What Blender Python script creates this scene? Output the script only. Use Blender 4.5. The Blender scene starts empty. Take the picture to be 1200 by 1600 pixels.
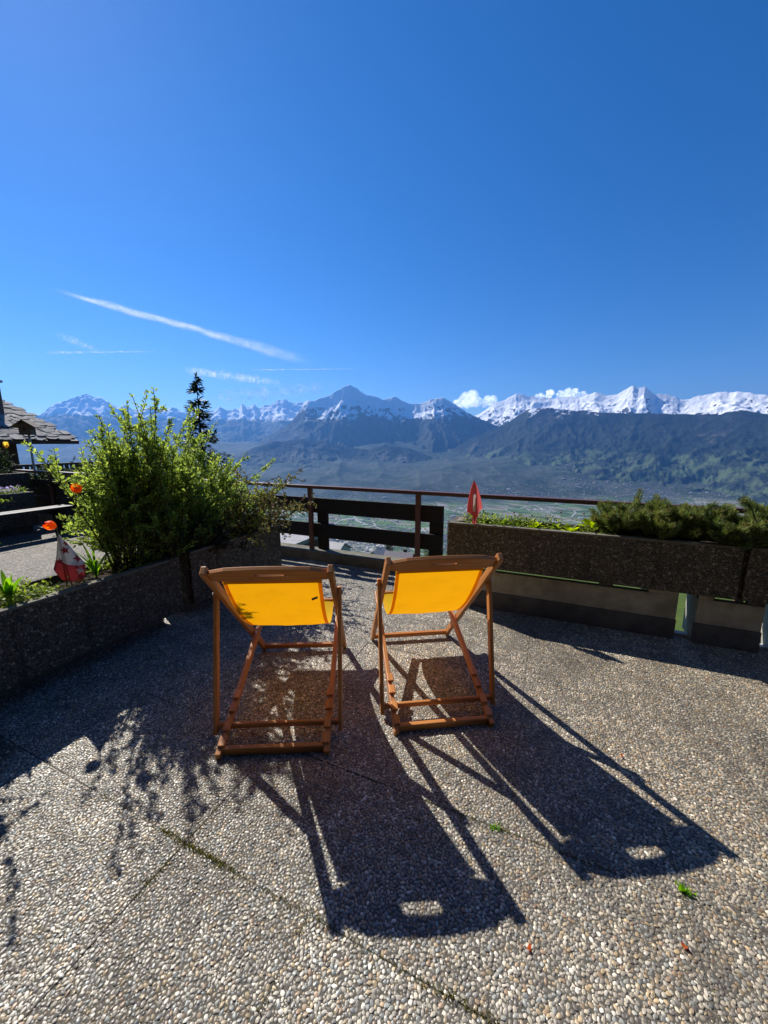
import bpy, bmesh, math, random
import numpy as np
from mathutils import Vector, Matrix

random.seed(7)
RNG = np.random.default_rng(11)
SC = bpy.context.scene
COL = SC.collection
R = math.radians

# ------------------------------------------------------------------ camera, sky, sun, exposure
F_PX, HOR, EYE = 594.0, 691.0, 1.55            # focal length / horizon row of the 1200x1600 photograph
PITCH = math.atan((800 - HOR) / F_PX)
cam_d = bpy.data.cameras.new("camera")
cam = bpy.data.objects.new("camera", cam_d)
COL.objects.link(cam)
cam.location = (0, 0, EYE)
cam.rotation_euler = (R(90) - PITCH, 0, 0)
cam_d.sensor_fit = 'HORIZONTAL'
cam_d.sensor_width = 36
cam_d.lens = F_PX / 1200 * 36
cam_d.clip_start = 0.05
cam_d.clip_end = 400000
SC.camera = cam

SUN_AZ, SUN_EL = R(-42.7), R(42.2)             # measured from +y towards +x
SDIR = Vector((math.sin(SUN_AZ) * math.cos(SUN_EL), math.cos(SUN_AZ) * math.cos(SUN_EL), math.sin(SUN_EL)))
world = bpy.data.worlds.new("World")
SC.world = world
world.use_nodes = True
wn = world.node_tree
wn.nodes.clear()
sky = wn.nodes.new('ShaderNodeTexSky')
sky.sky_type = 'NISHITA'
sky.sun_disc = False
sky.sun_elevation = SUN_EL
sky.sun_rotation = SUN_AZ
sky.altitude = 2200
sky.air_density = 1.0
sky.dust_density = 0.3
sky.ozone_density = 3.0
hsv = wn.nodes.new('ShaderNodeHueSaturation')
hsv.inputs['Saturation'].default_value = 1.36
hsv.inputs['Hue'].default_value = 0.508
bg = wn.nodes.new('ShaderNodeBackground')
bg.inputs['Strength'].default_value = 0.084
wo = wn.nodes.new('ShaderNodeOutputWorld')
wn.links.new(sky.outputs[0], hsv.inputs['Color'])
wn.links.new(hsv.outputs[0], bg.inputs['Color'])
wn.links.new(bg.outputs[0], wo.inputs['Surface'])

sun_d = bpy.data.lights.new("sun", 'SUN')
sun_d.energy = 5.0
sun_d.angle = R(0.5)
sun_d.color = (1.0, 0.955, 0.885)
sun = bpy.data.objects.new("sun", sun_d)
COL.objects.link(sun)
sun.rotation_euler = SDIR.to_track_quat('Z', 'Y').to_euler()

vs = SC.view_settings
SC.display_settings.display_device = 'sRGB'
vs.view_transform = 'Standard'
vs.look = 'None'
vs.exposure = 0.62
vs.gamma = 1.0
vs.use_curve_mapping = False
SC.render.engine = 'CYCLES'
SC.cycles.use_denoising = True
SC.cycles.max_bounces = 6
SC.cycles.transparent_max_bounces = 16
SC.cycles.volume_bounces = 0
SC.cycles.sample_clamp_indirect = 6

# ------------------------------------------------------------------ small helpers
GA = R(-23.5)                                   # the terrace grid is turned against the view
GU = np.array([math.cos(GA), math.sin(GA), 0]); GV = np.array([-math.sin(GA), math.cos(GA), 0])


def W(u, v, z=0.0):                             # terrace coordinates -> world
    return Vector((u * GU[0] + v * GV[0], u * GU[1] + v * GV[1], z))


def tag(o, label=None, cat=None, group=None, kind=None):
    if label: o['label'] = label
    if cat: o['category'] = cat
    if group: o['group'] = group
    if kind: o['kind'] = kind
    return o


def empty(name, loc=(0, 0, 0), rz=0.0, label=None, cat=None, group=None):
    o = bpy.data.objects.new(name, None)
    o.empty_display_size = 0.1
    o.location = loc
    o.rotation_euler = (0, 0, rz)
    COL.objects.link(o)
    return tag(o, label, cat, group)


def link(name, me, mat, parent=None, smooth=False, bevel=0.0):
    o = bpy.data.objects.new(name, me)
    COL.objects.link(o)
    if mat is not None and len(me.materials) == 0:
        me.materials.append(mat)
    if parent is not None:
        o.parent = parent
    if smooth and len(me.polygons):
        me.polygons.foreach_set('use_smooth', np.ones(len(me.polygons), dtype=bool))
    if bevel > 0:
        b = o.modifiers.new('Bevel', 'BEVEL')
        b.width = bevel
        b.segments = 2
        b.limit_method = 'ANGLE'
    return o


def arr_mesh(name, verts, faces, col=None):     # fast mesh from arrays (faces: M x k)
    verts = np.asarray(verts, dtype=np.float32); faces = np.asarray(faces, dtype=np.int32)
    me = bpy.data.meshes.new(name)
    me.vertices.add(len(verts)); me.vertices.foreach_set('co', verts.ravel())
    k = faces.shape[1]
    me.loops.add(faces.size); me.loops.foreach_set('vertex_index', faces.ravel())
    me.polygons.add(len(faces))
    me.polygons.foreach_set('loop_start', np.arange(0, faces.size, k, dtype=np.int32))
    me.polygons.foreach_set('loop_total', np.full(len(faces), k, dtype=np.int32))
    if col is not None:
        a = me.attributes.new('col', 'FLOAT_COLOR', 'POINT')
        c = np.ones((len(verts), 4), dtype=np.float32); c[:, :3] = col
        a.data.foreach_set('color', c.ravel())
    me.update(calc_edges=True)
    return me


class MB:
    """collects simple solids into one mesh; every bar carries uv = (metres along, metres across)"""
    def __init__(s): s.v = []; s.f = []; s.uv = []

    def _add(s, vs_, fs, uvs=None):
        b = len(s.v); s.v += [tuple(x) for x in vs_]
        for i, f in enumerate(fs):
            s.f.append([b + k for k in f])
            s.uv.append(uvs[i] if uvs else [(s_[0], s_[2]) for s_ in (vs_[k] for k in f)])

    def box(s, x0, x1, y0, y1, z0, z1):
        v = [Vector((x, y, z)) for z in (z0, z1) for y in (y0, y1) for x in (x0, x1)]
        s._add(v, [(0, 2, 3, 1), (4, 5, 7, 6), (0, 1, 5, 4), (2, 6, 7, 3), (0, 4, 6, 2), (1, 3, 7, 5)])
        return s

    def beam(s, p0, p1, w, d, wdir=(1, 0, 0), w1=None, d1=None):
        p0 = Vector(p0); p1 = Vector(p1); a = (p1 - p0); L = a.length; a = a / L
        wd = Vector(wdir); wd = (wd - a * wd.dot(a)).normalized(); dd = a.cross(wd).normalized()
        w1 = w if w1 is None else w1; d1 = d if d1 is None else d1
        v = []
        for p, ww, ddd in ((p0, w, d), (p1, w1, d1)):
            for sx, sy in ((-1, -1), (1, -1), (1, 1), (-1, 1)):
                v.append(p + wd * (ww / 2 * sx) + dd * (ddd / 2 * sy))
        fs = [(0, 1, 2, 3)[::-1], (4, 5, 6, 7)]; us = [[(0, 0), (0, w), (d, w), (d, 0)], [(L, 0), (L, w), (L + d, w), (L + d, 0)]]
        o = random.random() * 5
        for i in range(4):
            j = (i + 1) % 4
            fs.append((i, j, 4 + j, 4 + i)); us.append([(o, i * .1), (o, i * .1 + w), (o + L, i * .1 + w), (o + L, i * .1)])
        s._add(v, fs, us)
        return s

    def tube(s, pts, rad, n=8, caps=True):
        pts = [Vector(p) for p in pts]
        if not hasattr(rad, '__len__'): rad = [rad] * len(pts)
        ring = []
        ref = Vector((0, 0, 1)); t = (pts[-1] - pts[0]).normalized()
        if abs(t.dot(ref)) > .9: ref = Vector((1, 0, 0))
        vs_ = []
        for i, p in enumerate(pts):
            t = (pts[min(i + 1, len(pts) - 1)] - pts[max(i - 1, 0)]).normalized()
            a = t.cross(ref).normalized(); b = t.cross(a)
            for k in range(n):
                an = 2 * math.pi * k / n
                vs_.append(p + (a * math.cos(an) + b * math.sin(an)) * rad[i])
        fs = []; us = []
        L = 0
        for i in range(len(pts) - 1):
            L2 = L + (pts[i + 1] - pts[i]).length
            for k in range(n):
                k2 = (k + 1) % n
                fs.append((i * n + k, i * n + k2, (i + 1) * n + k2, (i + 1) * n + k))
                us.append([(L, k * .01), (L, k * .01 + .01), (L2, k * .01 + .01), (L2, k * .01)])
            L = L2
        if caps:
            fs.append(tuple(range(n))[::-1]); us.append([(0, 0)] * n)
            m = (len(pts) - 1) * n
            fs.append(tuple(m + k for k in range(n))); us.append([(0, 0)] * n)
        s._add(vs_, fs, us)
        return s

    def poly(s, pts, h):                        # prism: outline in xy (list of 2-tuples) lifted along z by h = (z0, z1)
        n = len(pts); z0, z1 = h
        v = [Vector((x, y, z0)) for x, y in pts] + [Vector((x, y, z1)) for x, y in pts]
        s._add(v, [tuple(range(n))[::-1], tuple(range(n, 2 * n))] + [(i, (i + 1) % n, n + (i + 1) % n, n + i) for i in range(n)])
        return s

    def face(s, pts): s._add([Vector(p) for p in pts], [tuple(range(len(pts)))]); return s

    def mesh(s, name):
        me = bpy.data.meshes.new(name)
        me.from_pydata(s.v, [], s.f)
        ul = me.uv_layers.new(name='UVMap')
        flat = [c for f in s.uv for p in f for c in p]
        ul.data.foreach_set('uv', flat)
        me.update()
        return me

    def build(s, name, mat, parent=None, smooth=False, bevel=0.0):
        return link(name, s.mesh(name), mat, parent, smooth, bevel)


# ---- numpy noise
def _h(ix, iy, seed):
    n = (ix.astype(np.int64) * 374761393 + iy.astype(np.int64) * 668265263 + seed * 974711) & 0x7fffffff
    n = ((n ^ (n >> 13)) * 1274126177) & 0x7fffffff
    n = (n ^ (n >> 16)) & 0xffff
    return n / 65535.0


def vnoise(x, y, seed=0):
    x0 = np.floor(x); y0 = np.floor(y); fx = x - x0; fy = y - y0
    fx = fx * fx * fx * (fx * (fx * 6 - 15) + 10); fy = fy * fy * fy * (fy * (fy * 6 - 15) + 10)
    a = _h(x0, y0, seed); b = _h(x0 + 1, y0, seed); c = _h(x0, y0 + 1, seed); d = _h(x0 + 1, y0 + 1, seed)
    return (a * (1 - fx) + b * fx) * (1 - fy) + (c * (1 - fx) + d * fx) * fy


def fbm(x, y, oct_=5, seed=0, gain=.5):
    s = 0; a = 1; t = 0
    for i in range(oct_):
        s = s + a * vnoise(x, y, seed + i); t += a; a *= gain; x = x * 2.03 + 13.7; y = y * 2.03 + 7.1
    return s / t


def ridged(x, y, oct_=5, seed=0, gain=.5):
    s = 0; a = 1; t = 0
    for i in range(oct_):
        n = 1 - np.abs(2 * vnoise(x, y, seed + i) - 1); s = s + a * n * n; t += a; a *= gain; x = x * 2.03 + 13.7; y = y * 2.03 + 7.1
    return s / t


# ------------------------------------------------------------------ materials
class NT:
    def __init__(s, name):
        s.m = bpy.data.materials.new(name); s.m.use_nodes = True
        s.t = s.m.node_tree; s.t.nodes.clear()
        s.out = s.t.nodes.new('ShaderNodeOutputMaterial')

    def n(s, typ, **kw):
        x = s.t.nodes.new(typ)
        for k, v in kw.items():
            if k.startswith('i_'):
                key = k[2:]
                key = int(key) if key.isdigit() else key.replace('_', ' ')
                if isinstance(v, bpy.types.NodeSocket): s.t.links.new(v, x.inputs[key])
                else: x.inputs[key].default_value = v
            else: setattr(x, k, v)
        return x

    def l(s, a, b): s.t.links.new(a, b)

    def noise(s, vec, scale, detail=4, rough=.55, dist=0.0):
        x = s.n('ShaderNodeTexNoise'); x.inputs['Scale'].default_value = scale; x.inputs['Detail'].default_value = detail
        x.inputs['Roughness'].default_value = rough; x.inputs['Distortion'].default_value = dist
        if vec is not None: s.l(vec, x.inputs['Vector'])
        return x.outputs['Fac']

    def ramp(s, fac, stops, interp='LINEAR'):
        x = s.n('ShaderNodeValToRGB'); cr = x.color_ramp; cr.interpolation = interp
        while len(cr.elements) < len(stops): cr.elements.new(.5)
        for e, (p, c) in zip(cr.elements, stops):
            e.position = p; e.color = (*c, 1) if len(c) == 3 else c
        s.l(fac, x.inputs['Fac'])
        return x.outputs['Color']

    def mix(s, fac, a, b, mode='MIX'):
        x = s.n('ShaderNodeMix', data_type='RGBA', blend_type=mode)
        for i, v in ((0, fac), (6, a), (7, b)):
            if isinstance(v, bpy.types.NodeSocket): s.l(v, x.inputs[i])
            else: x.inputs[i].default_value = (*v, 1) if hasattr(v, '__len__') and len(v) == 3 else v
        return x.outputs[2]

    def math(s, op, a, b=0.0, c=0.0, clamp=False):
        x = s.n('ShaderNodeMath', operation=op, use_clamp=clamp)
        for i, v in enumerate((a, b, c)):
            if isinstance(v, bpy.types.NodeSocket): s.l(v, x.inputs[i])
            else: x.inputs[i].default_value = v
        return x.outputs[0]

    def mapr(s, v, a, b, c=0.0, d=1.0, smooth=True):
        x = s.n('ShaderNodeMapRange', interpolation_type='SMOOTHSTEP' if smooth else 'LINEAR')
        s.l(v, x.inputs[0])
        for i, k in enumerate((a, b, c, d)): x.inputs[1 + i].default_value = k
        return x.outputs[0]

    def mapping(s, vec, scale=(1, 1, 1), rot=(0, 0, 0)):
        x = s.n('ShaderNodeMapping'); s.l(vec, x.inputs['Vector'])
        x.inputs['Scale'].default_value = scale; x.inputs['Rotation'].default_value = rot
        return x.outputs[0]

    def bump(s, h, strength=.5, dist=.01):
        x = s.n('ShaderNodeBump'); x.inputs['Strength'].default_value = strength; x.inputs['Distance'].default_value = dist
        s.l(h, x.inputs['Height'])
        return x.outputs[0]

    def pbr(s, color, rough=.6, bump=None, spec=.4, **kw):
        x = s.n('ShaderNodeBsdfPrincipled')
        for k, v in (('Base Color', color), ('Roughness', rough), ('Specular IOR Level', spec)):
            if isinstance(v, bpy.types.NodeSocket): s.l(v, x.inputs[k])
            else: x.inputs[k].default_value = (*v, 1) if hasattr(v, '__len__') and len(v) == 3 else v
        if bump is not None: s.l(bump, x.inputs['Normal'])
        for k, v in kw.items(): x.inputs[k.replace('_', ' ')].default_value = v
        s.l(x.outputs[0], s.out.inputs['Surface'])
        return x

    def pos(s): return s.n('ShaderNodeNewGeometry').outputs['Position']
    def obj(s): return s.n('ShaderNodeTexCoord').outputs['Object']
    def uv(s): return s.n('ShaderNodeTexCoord').outputs['UV']


def m_wood(name, dark, light, rough=.45):
    t = NT(name)
    u = t.mapping(t.uv(), (1.5, 60, 1))
    n = t.noise(u, 2.2, 6, .6, .4)
    n2 = t.noise(t.obj(), 6, 3)
    info = t.n('ShaderNodeObjectInfo').outputs['Random']
    c = t.ramp(n, [(.28, dark), (.72, light)])
    c = t.mix(t.math('MULTIPLY', n2, .35), c, dark)
    h = t.n('ShaderNodeHueSaturation'); t.l(c, h.inputs['Color'])
    t.l(t.mapr(info, 0, 1, .8, 1.2, False), h.inputs['Value'])
    t.pbr(h.outputs[0], t.mapr(n, .2, .8, rough + .12, rough - .08), t.bump(n, .25, .002), .45)
    return t.m


def m_flat(name, c, rough=.6, var=.12, scale=20, spec=.35, bump=.15, dist=.004):
    t = NT(name)
    n = t.noise(t.obj(), scale, 5, .6)
    n2 = t.noise(t.obj(), scale * .13, 3)
    d = tuple(x * (1 - 2.2 * var) for x in c); l = tuple(min(1, x * (1 + 1.6 * var)) for x in c)
    col = t.ramp(n, [(.3, d), (.7, l)])
    col = t.mix(t.mapr(n2, .45, .75, 0, .5), col, d)
    t.pbr(col, rough, t.bump(n, bump, dist), spec)
    return t.m


def m_leaf(name, trans=.45, rough=.5, gain=1.0):
    t = NT(name)
    a = t.n('ShaderNodeAttribute', attribute_name='col', attribute_type='GEOMETRY').outputs['Color']
    p = t.n('ShaderNodeBsdfPrincipled'); t.l(a, p.inputs['Base Color'])
    p.inputs['Roughness'].default_value = rough; p.inputs['Specular IOR Level'].default_value = .3
    tr = t.n('ShaderNodeBsdfTranslucent')
    hs = t.n('ShaderNodeHueSaturation'); hs.inputs['Hue'].default_value = .485; hs.inputs['Saturation'].default_value = 1.15
    hs.inputs['Value'].default_value = 1.5 * gain
    t.l(a, hs.inputs['Color']); t.l(hs.outputs[0], tr.inputs['Color'])
    mx = t.n('ShaderNodeMixShader'); mx.inputs[0].default_value = trans
    t.l(p.outputs[0], mx.inputs[1]); t.l(tr.outputs[0], mx.inputs[2]); t.l(mx.outputs[0], t.out.inputs['Surface'])
    return t.m


def m_aggregate(name, tint=(1, 1, 1), scale=62):      # exposed aggregate concrete
    t = NT(name)
    co = t.obj()
    v = t.n('ShaderNodeTexVoronoi', feature='F1'); t.l(co, v.inputs['Vector']); v.inputs['Scale'].default_value = scale
    v2 = t.n('ShaderNodeTexVoronoi', feature='DISTANCE_TO_EDGE'); t.l(co, v2.inputs['Vector']); v2.inputs['Scale'].default_value = scale
    sep = t.n('ShaderNodeSeparateColor'); t.l(v.outputs['Color'], sep.inputs[0])
    k = lambda r, g, b: (r * tint[0], g * tint[1], b * tint[2])
    c = t.ramp(sep.outputs[0], [(0, k(.10, .095, .085)), (.3, k(.2, .18, .155)), (.55, k(.30, .285, .25)), (.78, k(.24, .19, .13)), (.9, k(.5, .48, .44)), (1, k(.62, .6, .56))])
    e = t.mapr(v2.outputs['Distance'], .02, .16)
    c = t.mix(e, k(.085, .08, .07), c)
    big = t.noise(co, 3.2, 5, .65)
    c = t.mix(t.mapr(big, .48, .75, 0, .55), c, k(.05, .055, .035))
    stv = t.noise(t.mapping(co, (7, 7, .7)), 1.6, 5, .7)
    c = t.mix(t.mapr(stv, .54, .68, 0, .65), c, k(.04, .038, .032))
    c = t.mix(t.mapr(stv, .40, .33, 0, .35), c, k(.42, .40, .36))
    t.pbr(c, .7, t.bump(e, .8, .006), .35)
    return t.m


def m_concrete(name, c, scale=9):
    t = NT(name)
    co = t.obj()
    a = t.noise(co, scale, 7, .65); b = t.noise(co, 1.7, 4, .6, .6)
    f = t.noise(co, 140, 2)
    col = t.ramp(a, [(.3, tuple(x * .62 for x in c)), (.55, c), (.8, tuple(min(1, x * 1.2) for x in c))])
    col = t.mix(t.mapr(b, .5, .72, 0, .6), col, tuple(x * .45 for x in c))
    t.pbr(col, .85, t.bump(t.math('ADD', a, t.math('MULTIPLY', f, .3)), .4, .006), .25)
    return t.m


M = {}
M['teak'] = m_wood('oiled_hardwood', (.33, .118, .03), (.72, .31, .09))
M['board'] = m_wood('stained_board', (.006, .005, .006), (.014, .011, .011), .75)
M['rail'] = m_wood('rail_paint', (.085, .036, .028), (.16, .075, .06), .42)
M['oldwood'] = m_wood('weathered_wood', (.06, .042, .03), (.17, .12, .085), .7)
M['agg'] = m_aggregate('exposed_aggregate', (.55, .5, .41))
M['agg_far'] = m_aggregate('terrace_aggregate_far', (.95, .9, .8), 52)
M['mortar'] = m_concrete('slab_mortar', (.105, .095, .075), 30)
M['concrete'] = m_concrete('curb_concrete', (.17, .158, .118))
M['paint_wall'] = m_concrete('painted_concrete', (.40, .37, .30))
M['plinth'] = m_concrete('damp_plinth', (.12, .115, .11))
M['soil'] = m_flat('soil', (.045, .032, .022), .95, .3, 40, .1, .9, .02)
M['leaf'] = m_leaf('leaf', .58, .5, 1.35)
M['leaf_dull'] = m_leaf('leaf_dull', .3, .55)
M['needle'] = m_leaf('needle', .25, .5)
M['bark'] = m_flat('bark', (.07, .05, .035), .9, .3, 60, .1, .8)
M['metal'] = m_flat('screw_metal', (.7, .68, .64), .3, .02)
M['tag'] = m_flat('tag_cloth', (.17, .14, .10), .8)
M['white'] = m_flat('white_paint', (.72, .72, .70), .5, .04)
M['petal'] = m_leaf('petal', .55, .45, 1.05)
M['pole'] = m_flat('pole_paint', (.42, .42, .36), .5, .08)


def m_cloth(name, c, tc, trans):
    t = NT(name)
    co = t.uv()
    w = t.n('ShaderNodeTexWave', wave_type='BANDS', bands_direction='X'); t.l(co, w.inputs['Vector']); w.inputs['Scale'].default_value = 260
    w2 = t.n('ShaderNodeTexWave', wave_type='BANDS', bands_direction='Y'); t.l(co, w2.inputs['Vector']); w2.inputs['Scale'].default_value = 260
    wv = t.math('ADD', w.outputs['Fac'], w2.outputs['Fac'])
    n = t.noise(t.obj(), 7, 4, .6)
    col = t.mix(t.mapr(n, .35, .7, 0, .35), c, tuple(x * .8 for x in c))
    p = t.n('ShaderNodeBsdfPrincipled'); t.l(col, p.inputs['Base Color']); p.inputs['Roughness'].default_value = .8
    p.inputs['Specular IOR Level'].default_value = .15
    bm_ = t.bump(t.math('ADD', t.math('MULTIPLY', wv, .1), n), .25, .004)
    t.l(bm_, p.inputs['Normal'])
    tr = t.n('ShaderNodeBsdfTranslucent'); t.l(t.mix(t.mapr(n, .35, .7, 0, .5), tc, tuple(x * .85 for x in tc)), tr.inputs['Color'])
    mx = t.n('ShaderNodeMixShader'); mx.inputs[0].default_value = trans
    t.l(p.outputs[0], mx.inputs[1]); t.l(tr.outputs[0], mx.inputs[2]); t.l(mx.outputs[0], t.out.inputs['Surface'])
    return t.m


M['canvas'] = m_cloth('yellow_canvas', (.88, .56, .015), (.86, .37, .003), .5)
M['hem'] = m_cloth('yellow_canvas_hem', (.62, .33, .01), (.5, .22, .004), .22)
M['red_cloth'] = m_cloth('red_cloth', (.60, .085, .08), (.62, .08, .07), .32)
M['white_cloth'] = m_cloth('white_cloth', (.72, .70, .66), (.7, .68, .62), .3)
M['flag_white'] = m_cloth('flag_white', (.66, .62, .56), (.5, .46, .4), .08)
M['flag_red'] = m_cloth('flag_red', (.45, .05, .05), (.4, .04, .04), .10)
M['pink_cloth'] = m_cloth('faded_red_cloth', (.74, .15, .13), (.75, .14, .12), .42)


# ---- terrain materials
def m_terrain():
    t = NT('valley_ground')
    p = t.pos()
    sep = t.n('ShaderNodeSeparateXYZ'); t.l(p, sep.inputs[0])
    Y, Z = sep.outputs[1], sep.outputs[2]
    # field patchwork on the plain
    warp = t.n('ShaderNodeTexNoise'); t.l(p, warp.inputs['Vector']); warp.inputs['Scale'].default_value = .002
    rp = t.mapping(p, (1, 1.0, 0), (0, 0, R(28)))
    v = t.n('ShaderNodeTexVoronoi', feature='F1', distance='MANHATTAN'); t.l(t.mapping(rp, (.0045, .011, 0)), v.inputs['Vector']); v.inputs['Scale'].default_value = 1.0
    sc = t.n('ShaderNodeSeparateColor'); t.l(v.outputs['Color'], sc.inputs[0])
    fields = t.ramp(sc.outputs[0], [(0, (.05, .085, .03)), (.22, (.095, .15, .045)), (.4, (.16, .15, .085)), (.55, (.06, .11, .035)), (.7, (.20, .19, .14)), (.85, (.10, .17, .05)), (1, (.05, .07, .03))], 'CONSTANT')
    rd = t.n('ShaderNodeTexVoronoi', feature='DISTANCE_TO_EDGE'); t.l(t.mapping(rp, (.0022, .0035, 0)), rd.inputs['Vector']); rd.inputs['Scale'].default_value = 1.0
    fields = t.mix(t.mapr(rd.outputs['Distance'], .012, .022, 1, 0), fields, (.34, .33, .31))
    town = t.noise(p, .0011, 3, .5)
    tv = t.n('ShaderNodeTexVoronoi', feature='F1'); t.l(t.mapping(p, (.03, .03, 0)), tv.inputs['Vector']); tv.inputs['Scale'].default_value = 1.0
    ts = t.n('ShaderNodeSeparateColor'); t.l(tv.outputs['Color'], ts.inputs[0])
    townc = t.ramp(ts.outputs[0], [(0, (.09, .12, .06)), (.35, (.22, .2, .18)), (.6, (.14, .15, .1)), (.8, (.42, .4, .37)), (1, (.6, .58, .54))], 'CONSTANT')
    plain = t.mix(t.mapr(town, .53, .6), fields, townc)
    # vineyard and meadow slopes
    a = t.noise(p, .0022, 7, .68); b = t.noise(p, .011, 7, .75)
    mead = t.ramp(b, [(.3, (.02, .036, .02)), (.45, (.045, .06, .04)), (.6, (.085, .085, .07)), (.75, (.03, .052, .026))])
    forest = t.ramp(b, [(.3, (.014, .025, .014)), (.7, (.04, .058, .03))])
    slope = t.mix(t.mapr(a, .47, .58), mead, forest)
    far = t.mapr(t.math('ADD', Z, t.math('MULTIPLY', t.noise(p, .0012, 4), 160)), -755, -690)
    col = t.mix(far, plain, slope)
    # near hillside: grass and tree cover
    g = t.noise(p, 2.5, 6, .7); g2 = t.noise(p, .02, 5, .6)
    grass = t.ramp(g, [(.3, (.03, .055, .010)), (.7, (.085, .115, .024))])
    wood = t.ramp(t.noise(p, .12, 4), [(.35, (.02, .035, .014)), (.65, (.055, .085, .025))])
    near = t.mix(t.mapr(g2, .5, .58), grass, wood)
    col = t.mix(t.mapr(Y, 2000, 2500), near, col)
    t.pbr(col, .9, None, .1)
    return t.m


def m_mountain(name, snowline, fieldline, soft=150, meadow_amt=.55, steep=1500, tree=None):
    t = NT(name)
    soft *= .45
    tree = snowline - 250 if tree is None else tree
    g = t.n('ShaderNodeNewGeometry'); p = g.outputs['Position']
    sep = t.n('ShaderNodeSeparateXYZ'); t.l(p, sep.inputs[0]); Z = sep.outputs[2]
    sn = t.n('ShaderNodeSeparateXYZ'); t.l(g.outputs['Normal'], sn.inputs[0]); NZ = sn.outputs[2]
    big = t.noise(p, .0011, 6, .62); mid = t.noise(p, .0045, 6, .68); fine = t.noise(p, .016, 7, .74)
    rock = t.ramp(fine, [(.3, (.028, .03, .034)), (.6, (.075, .074, .074)), (.8, (.14, .135, .13))])
    forest = t.ramp(fine, [(.3, (.006, .012, .009)), (.72, (.022, .034, .02))])
    mead = t.ramp(mid, [(.3, (.06, .10, .04)), (.7, (.13, .15, .07))])
    scree = t.mix(t.mapr(NZ, .6, .9), rock, (.10, .095, .085))
    # tree line, avalanche tracks
    lowcol = t.mix(t.mapr(t.math('ADD', t.math('MULTIPLY', big, .6), t.math('MULTIPLY', mid, .4)), .54, .60, 0, .75), forest, scree)
    z2 = t.math('ADD', Z, t.math('ADD', t.math('MULTIPLY', t.math('SUBTRACT', big, .5), 1100), t.math('MULTIPLY', t.math('SUBTRACT', mid, .5), 420)))
    lowcol = t.mix(t.mapr(z2, fieldline, fieldline + 160, meadow_amt, 0), lowcol, t.mix(t.mapr(mid, .46, .56), mead, forest))
    z4 = t.math('ADD', Z, t.math('ADD', t.math('MULTIPLY', t.math('SUBTRACT', mid, .5), 520), t.math('MULTIPLY', t.math('SUBTRACT', fine, .5), 300)))
    low2 = t.mix(t.mapr(z4, tree - 60, tree + 60), lowcol, scree)
    above = t.mapr(z4, tree - 40, tree + 90)
    z3 = t.math('ADD', Z, t.math('ADD', t.math('MULTIPLY', t.math('SUBTRACT', mid, .5), 700), t.math('MULTIPLY', t.math('SUBTRACT', fine, .5), 760)))
    z3 = t.math('ADD', z3, t.math('MULTIPLY', t.math('SUBTRACT', NZ, .70), steep))
    snow = t.math('MULTIPLY', t.mapr(z3, snowline, snowline + soft), above)
    col = t.mix(snow, low2, (.95, .95, .955))
    h = t.math('ADD', t.math('MULTIPLY', mid, .6), t.math('MULTIPLY', fine, .4))
    t.pbr(col, .85, t.bump(h, .5, 80), .15)
    return t.m


M['terrain'] = m_terrain()

# ------------------------------------------------------------------ haze (one closed box of even air)
HX, HTOP, HBOT = 20500.0, 2300.0, -1100.0


def build_haze():
    t = NT('haze_air')
    v = t.n('ShaderNodeVolumePrincipled')
    v.inputs['Color'].default_value = (.15, .42, 1.0, 1)
    v.inputs['Density'].default_value = 4.3e-5
    v.inputs['Anisotropy'].default_value = 0.35
    t.l(v.outputs[0], t.out.inputs['Volume'])
    o = MB().box(-HX, HX, -HX, HX, HBOT, HTOP).build('haze', t.m)
    tag(o, kind='stuff')


build_haze()


# ------------------------------------------------------------------ terrain: hillside, valley, mountains
def px_dir(x, y):                               # photograph pixel -> azimuth, tan(elevation)
    X = (x - 600) / F_PX; Uu = (800 - y) / F_PX
    d = (X, math.cos(PITCH) + Uu * math.sin(PITCH), -math.sin(PITCH) + Uu * math.cos(PITCH))
    return math.atan2(d[0], d[1]), d[2] / math.hypot(d[0], d[1])


def terrain_z(x, y):
    r = np.hypot(x, y)
    near = np.where(y > 0, -1.75 - .31 * np.maximum(y - 6, 0) - .05 * np.minimum(y, 6), -1.75 + .28 * np.maximum(-y - 9, 0))
    n1 = (fbm(x / 60, y / 60, 4, 3) - .5) * np.clip(r / 12, 0, 7)
    near = near + n1 - np.clip((y - 220) / 400, 0, 1) * 45
    plain = -850 + (fbm(x / 900, y / 900, 4, 9) - .5) * 14
    up = np.clip((y - 4700 - 500 * (fbm(x / 2500, y / 2500, 3, 21) - .5)) / 4200, 0, 1.3)
    slope = plain + 560 * up ** 1.25 + (ridged(x / 1500, y / 1800, 5, 31) - .4) * 230 * np.clip(up * 2.2, 0, 1)
    k = np.clip((y - 2050) / 700, 0, 1); k = k * k * (3 - 2 * k)
    fall = np.minimum(near, np.where(y > 2700, -1e9, 1e9))
    return np.where(y > 2800, slope, near * (1 - k) + np.minimum(slope, near * 0 + slope) * k)


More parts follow.
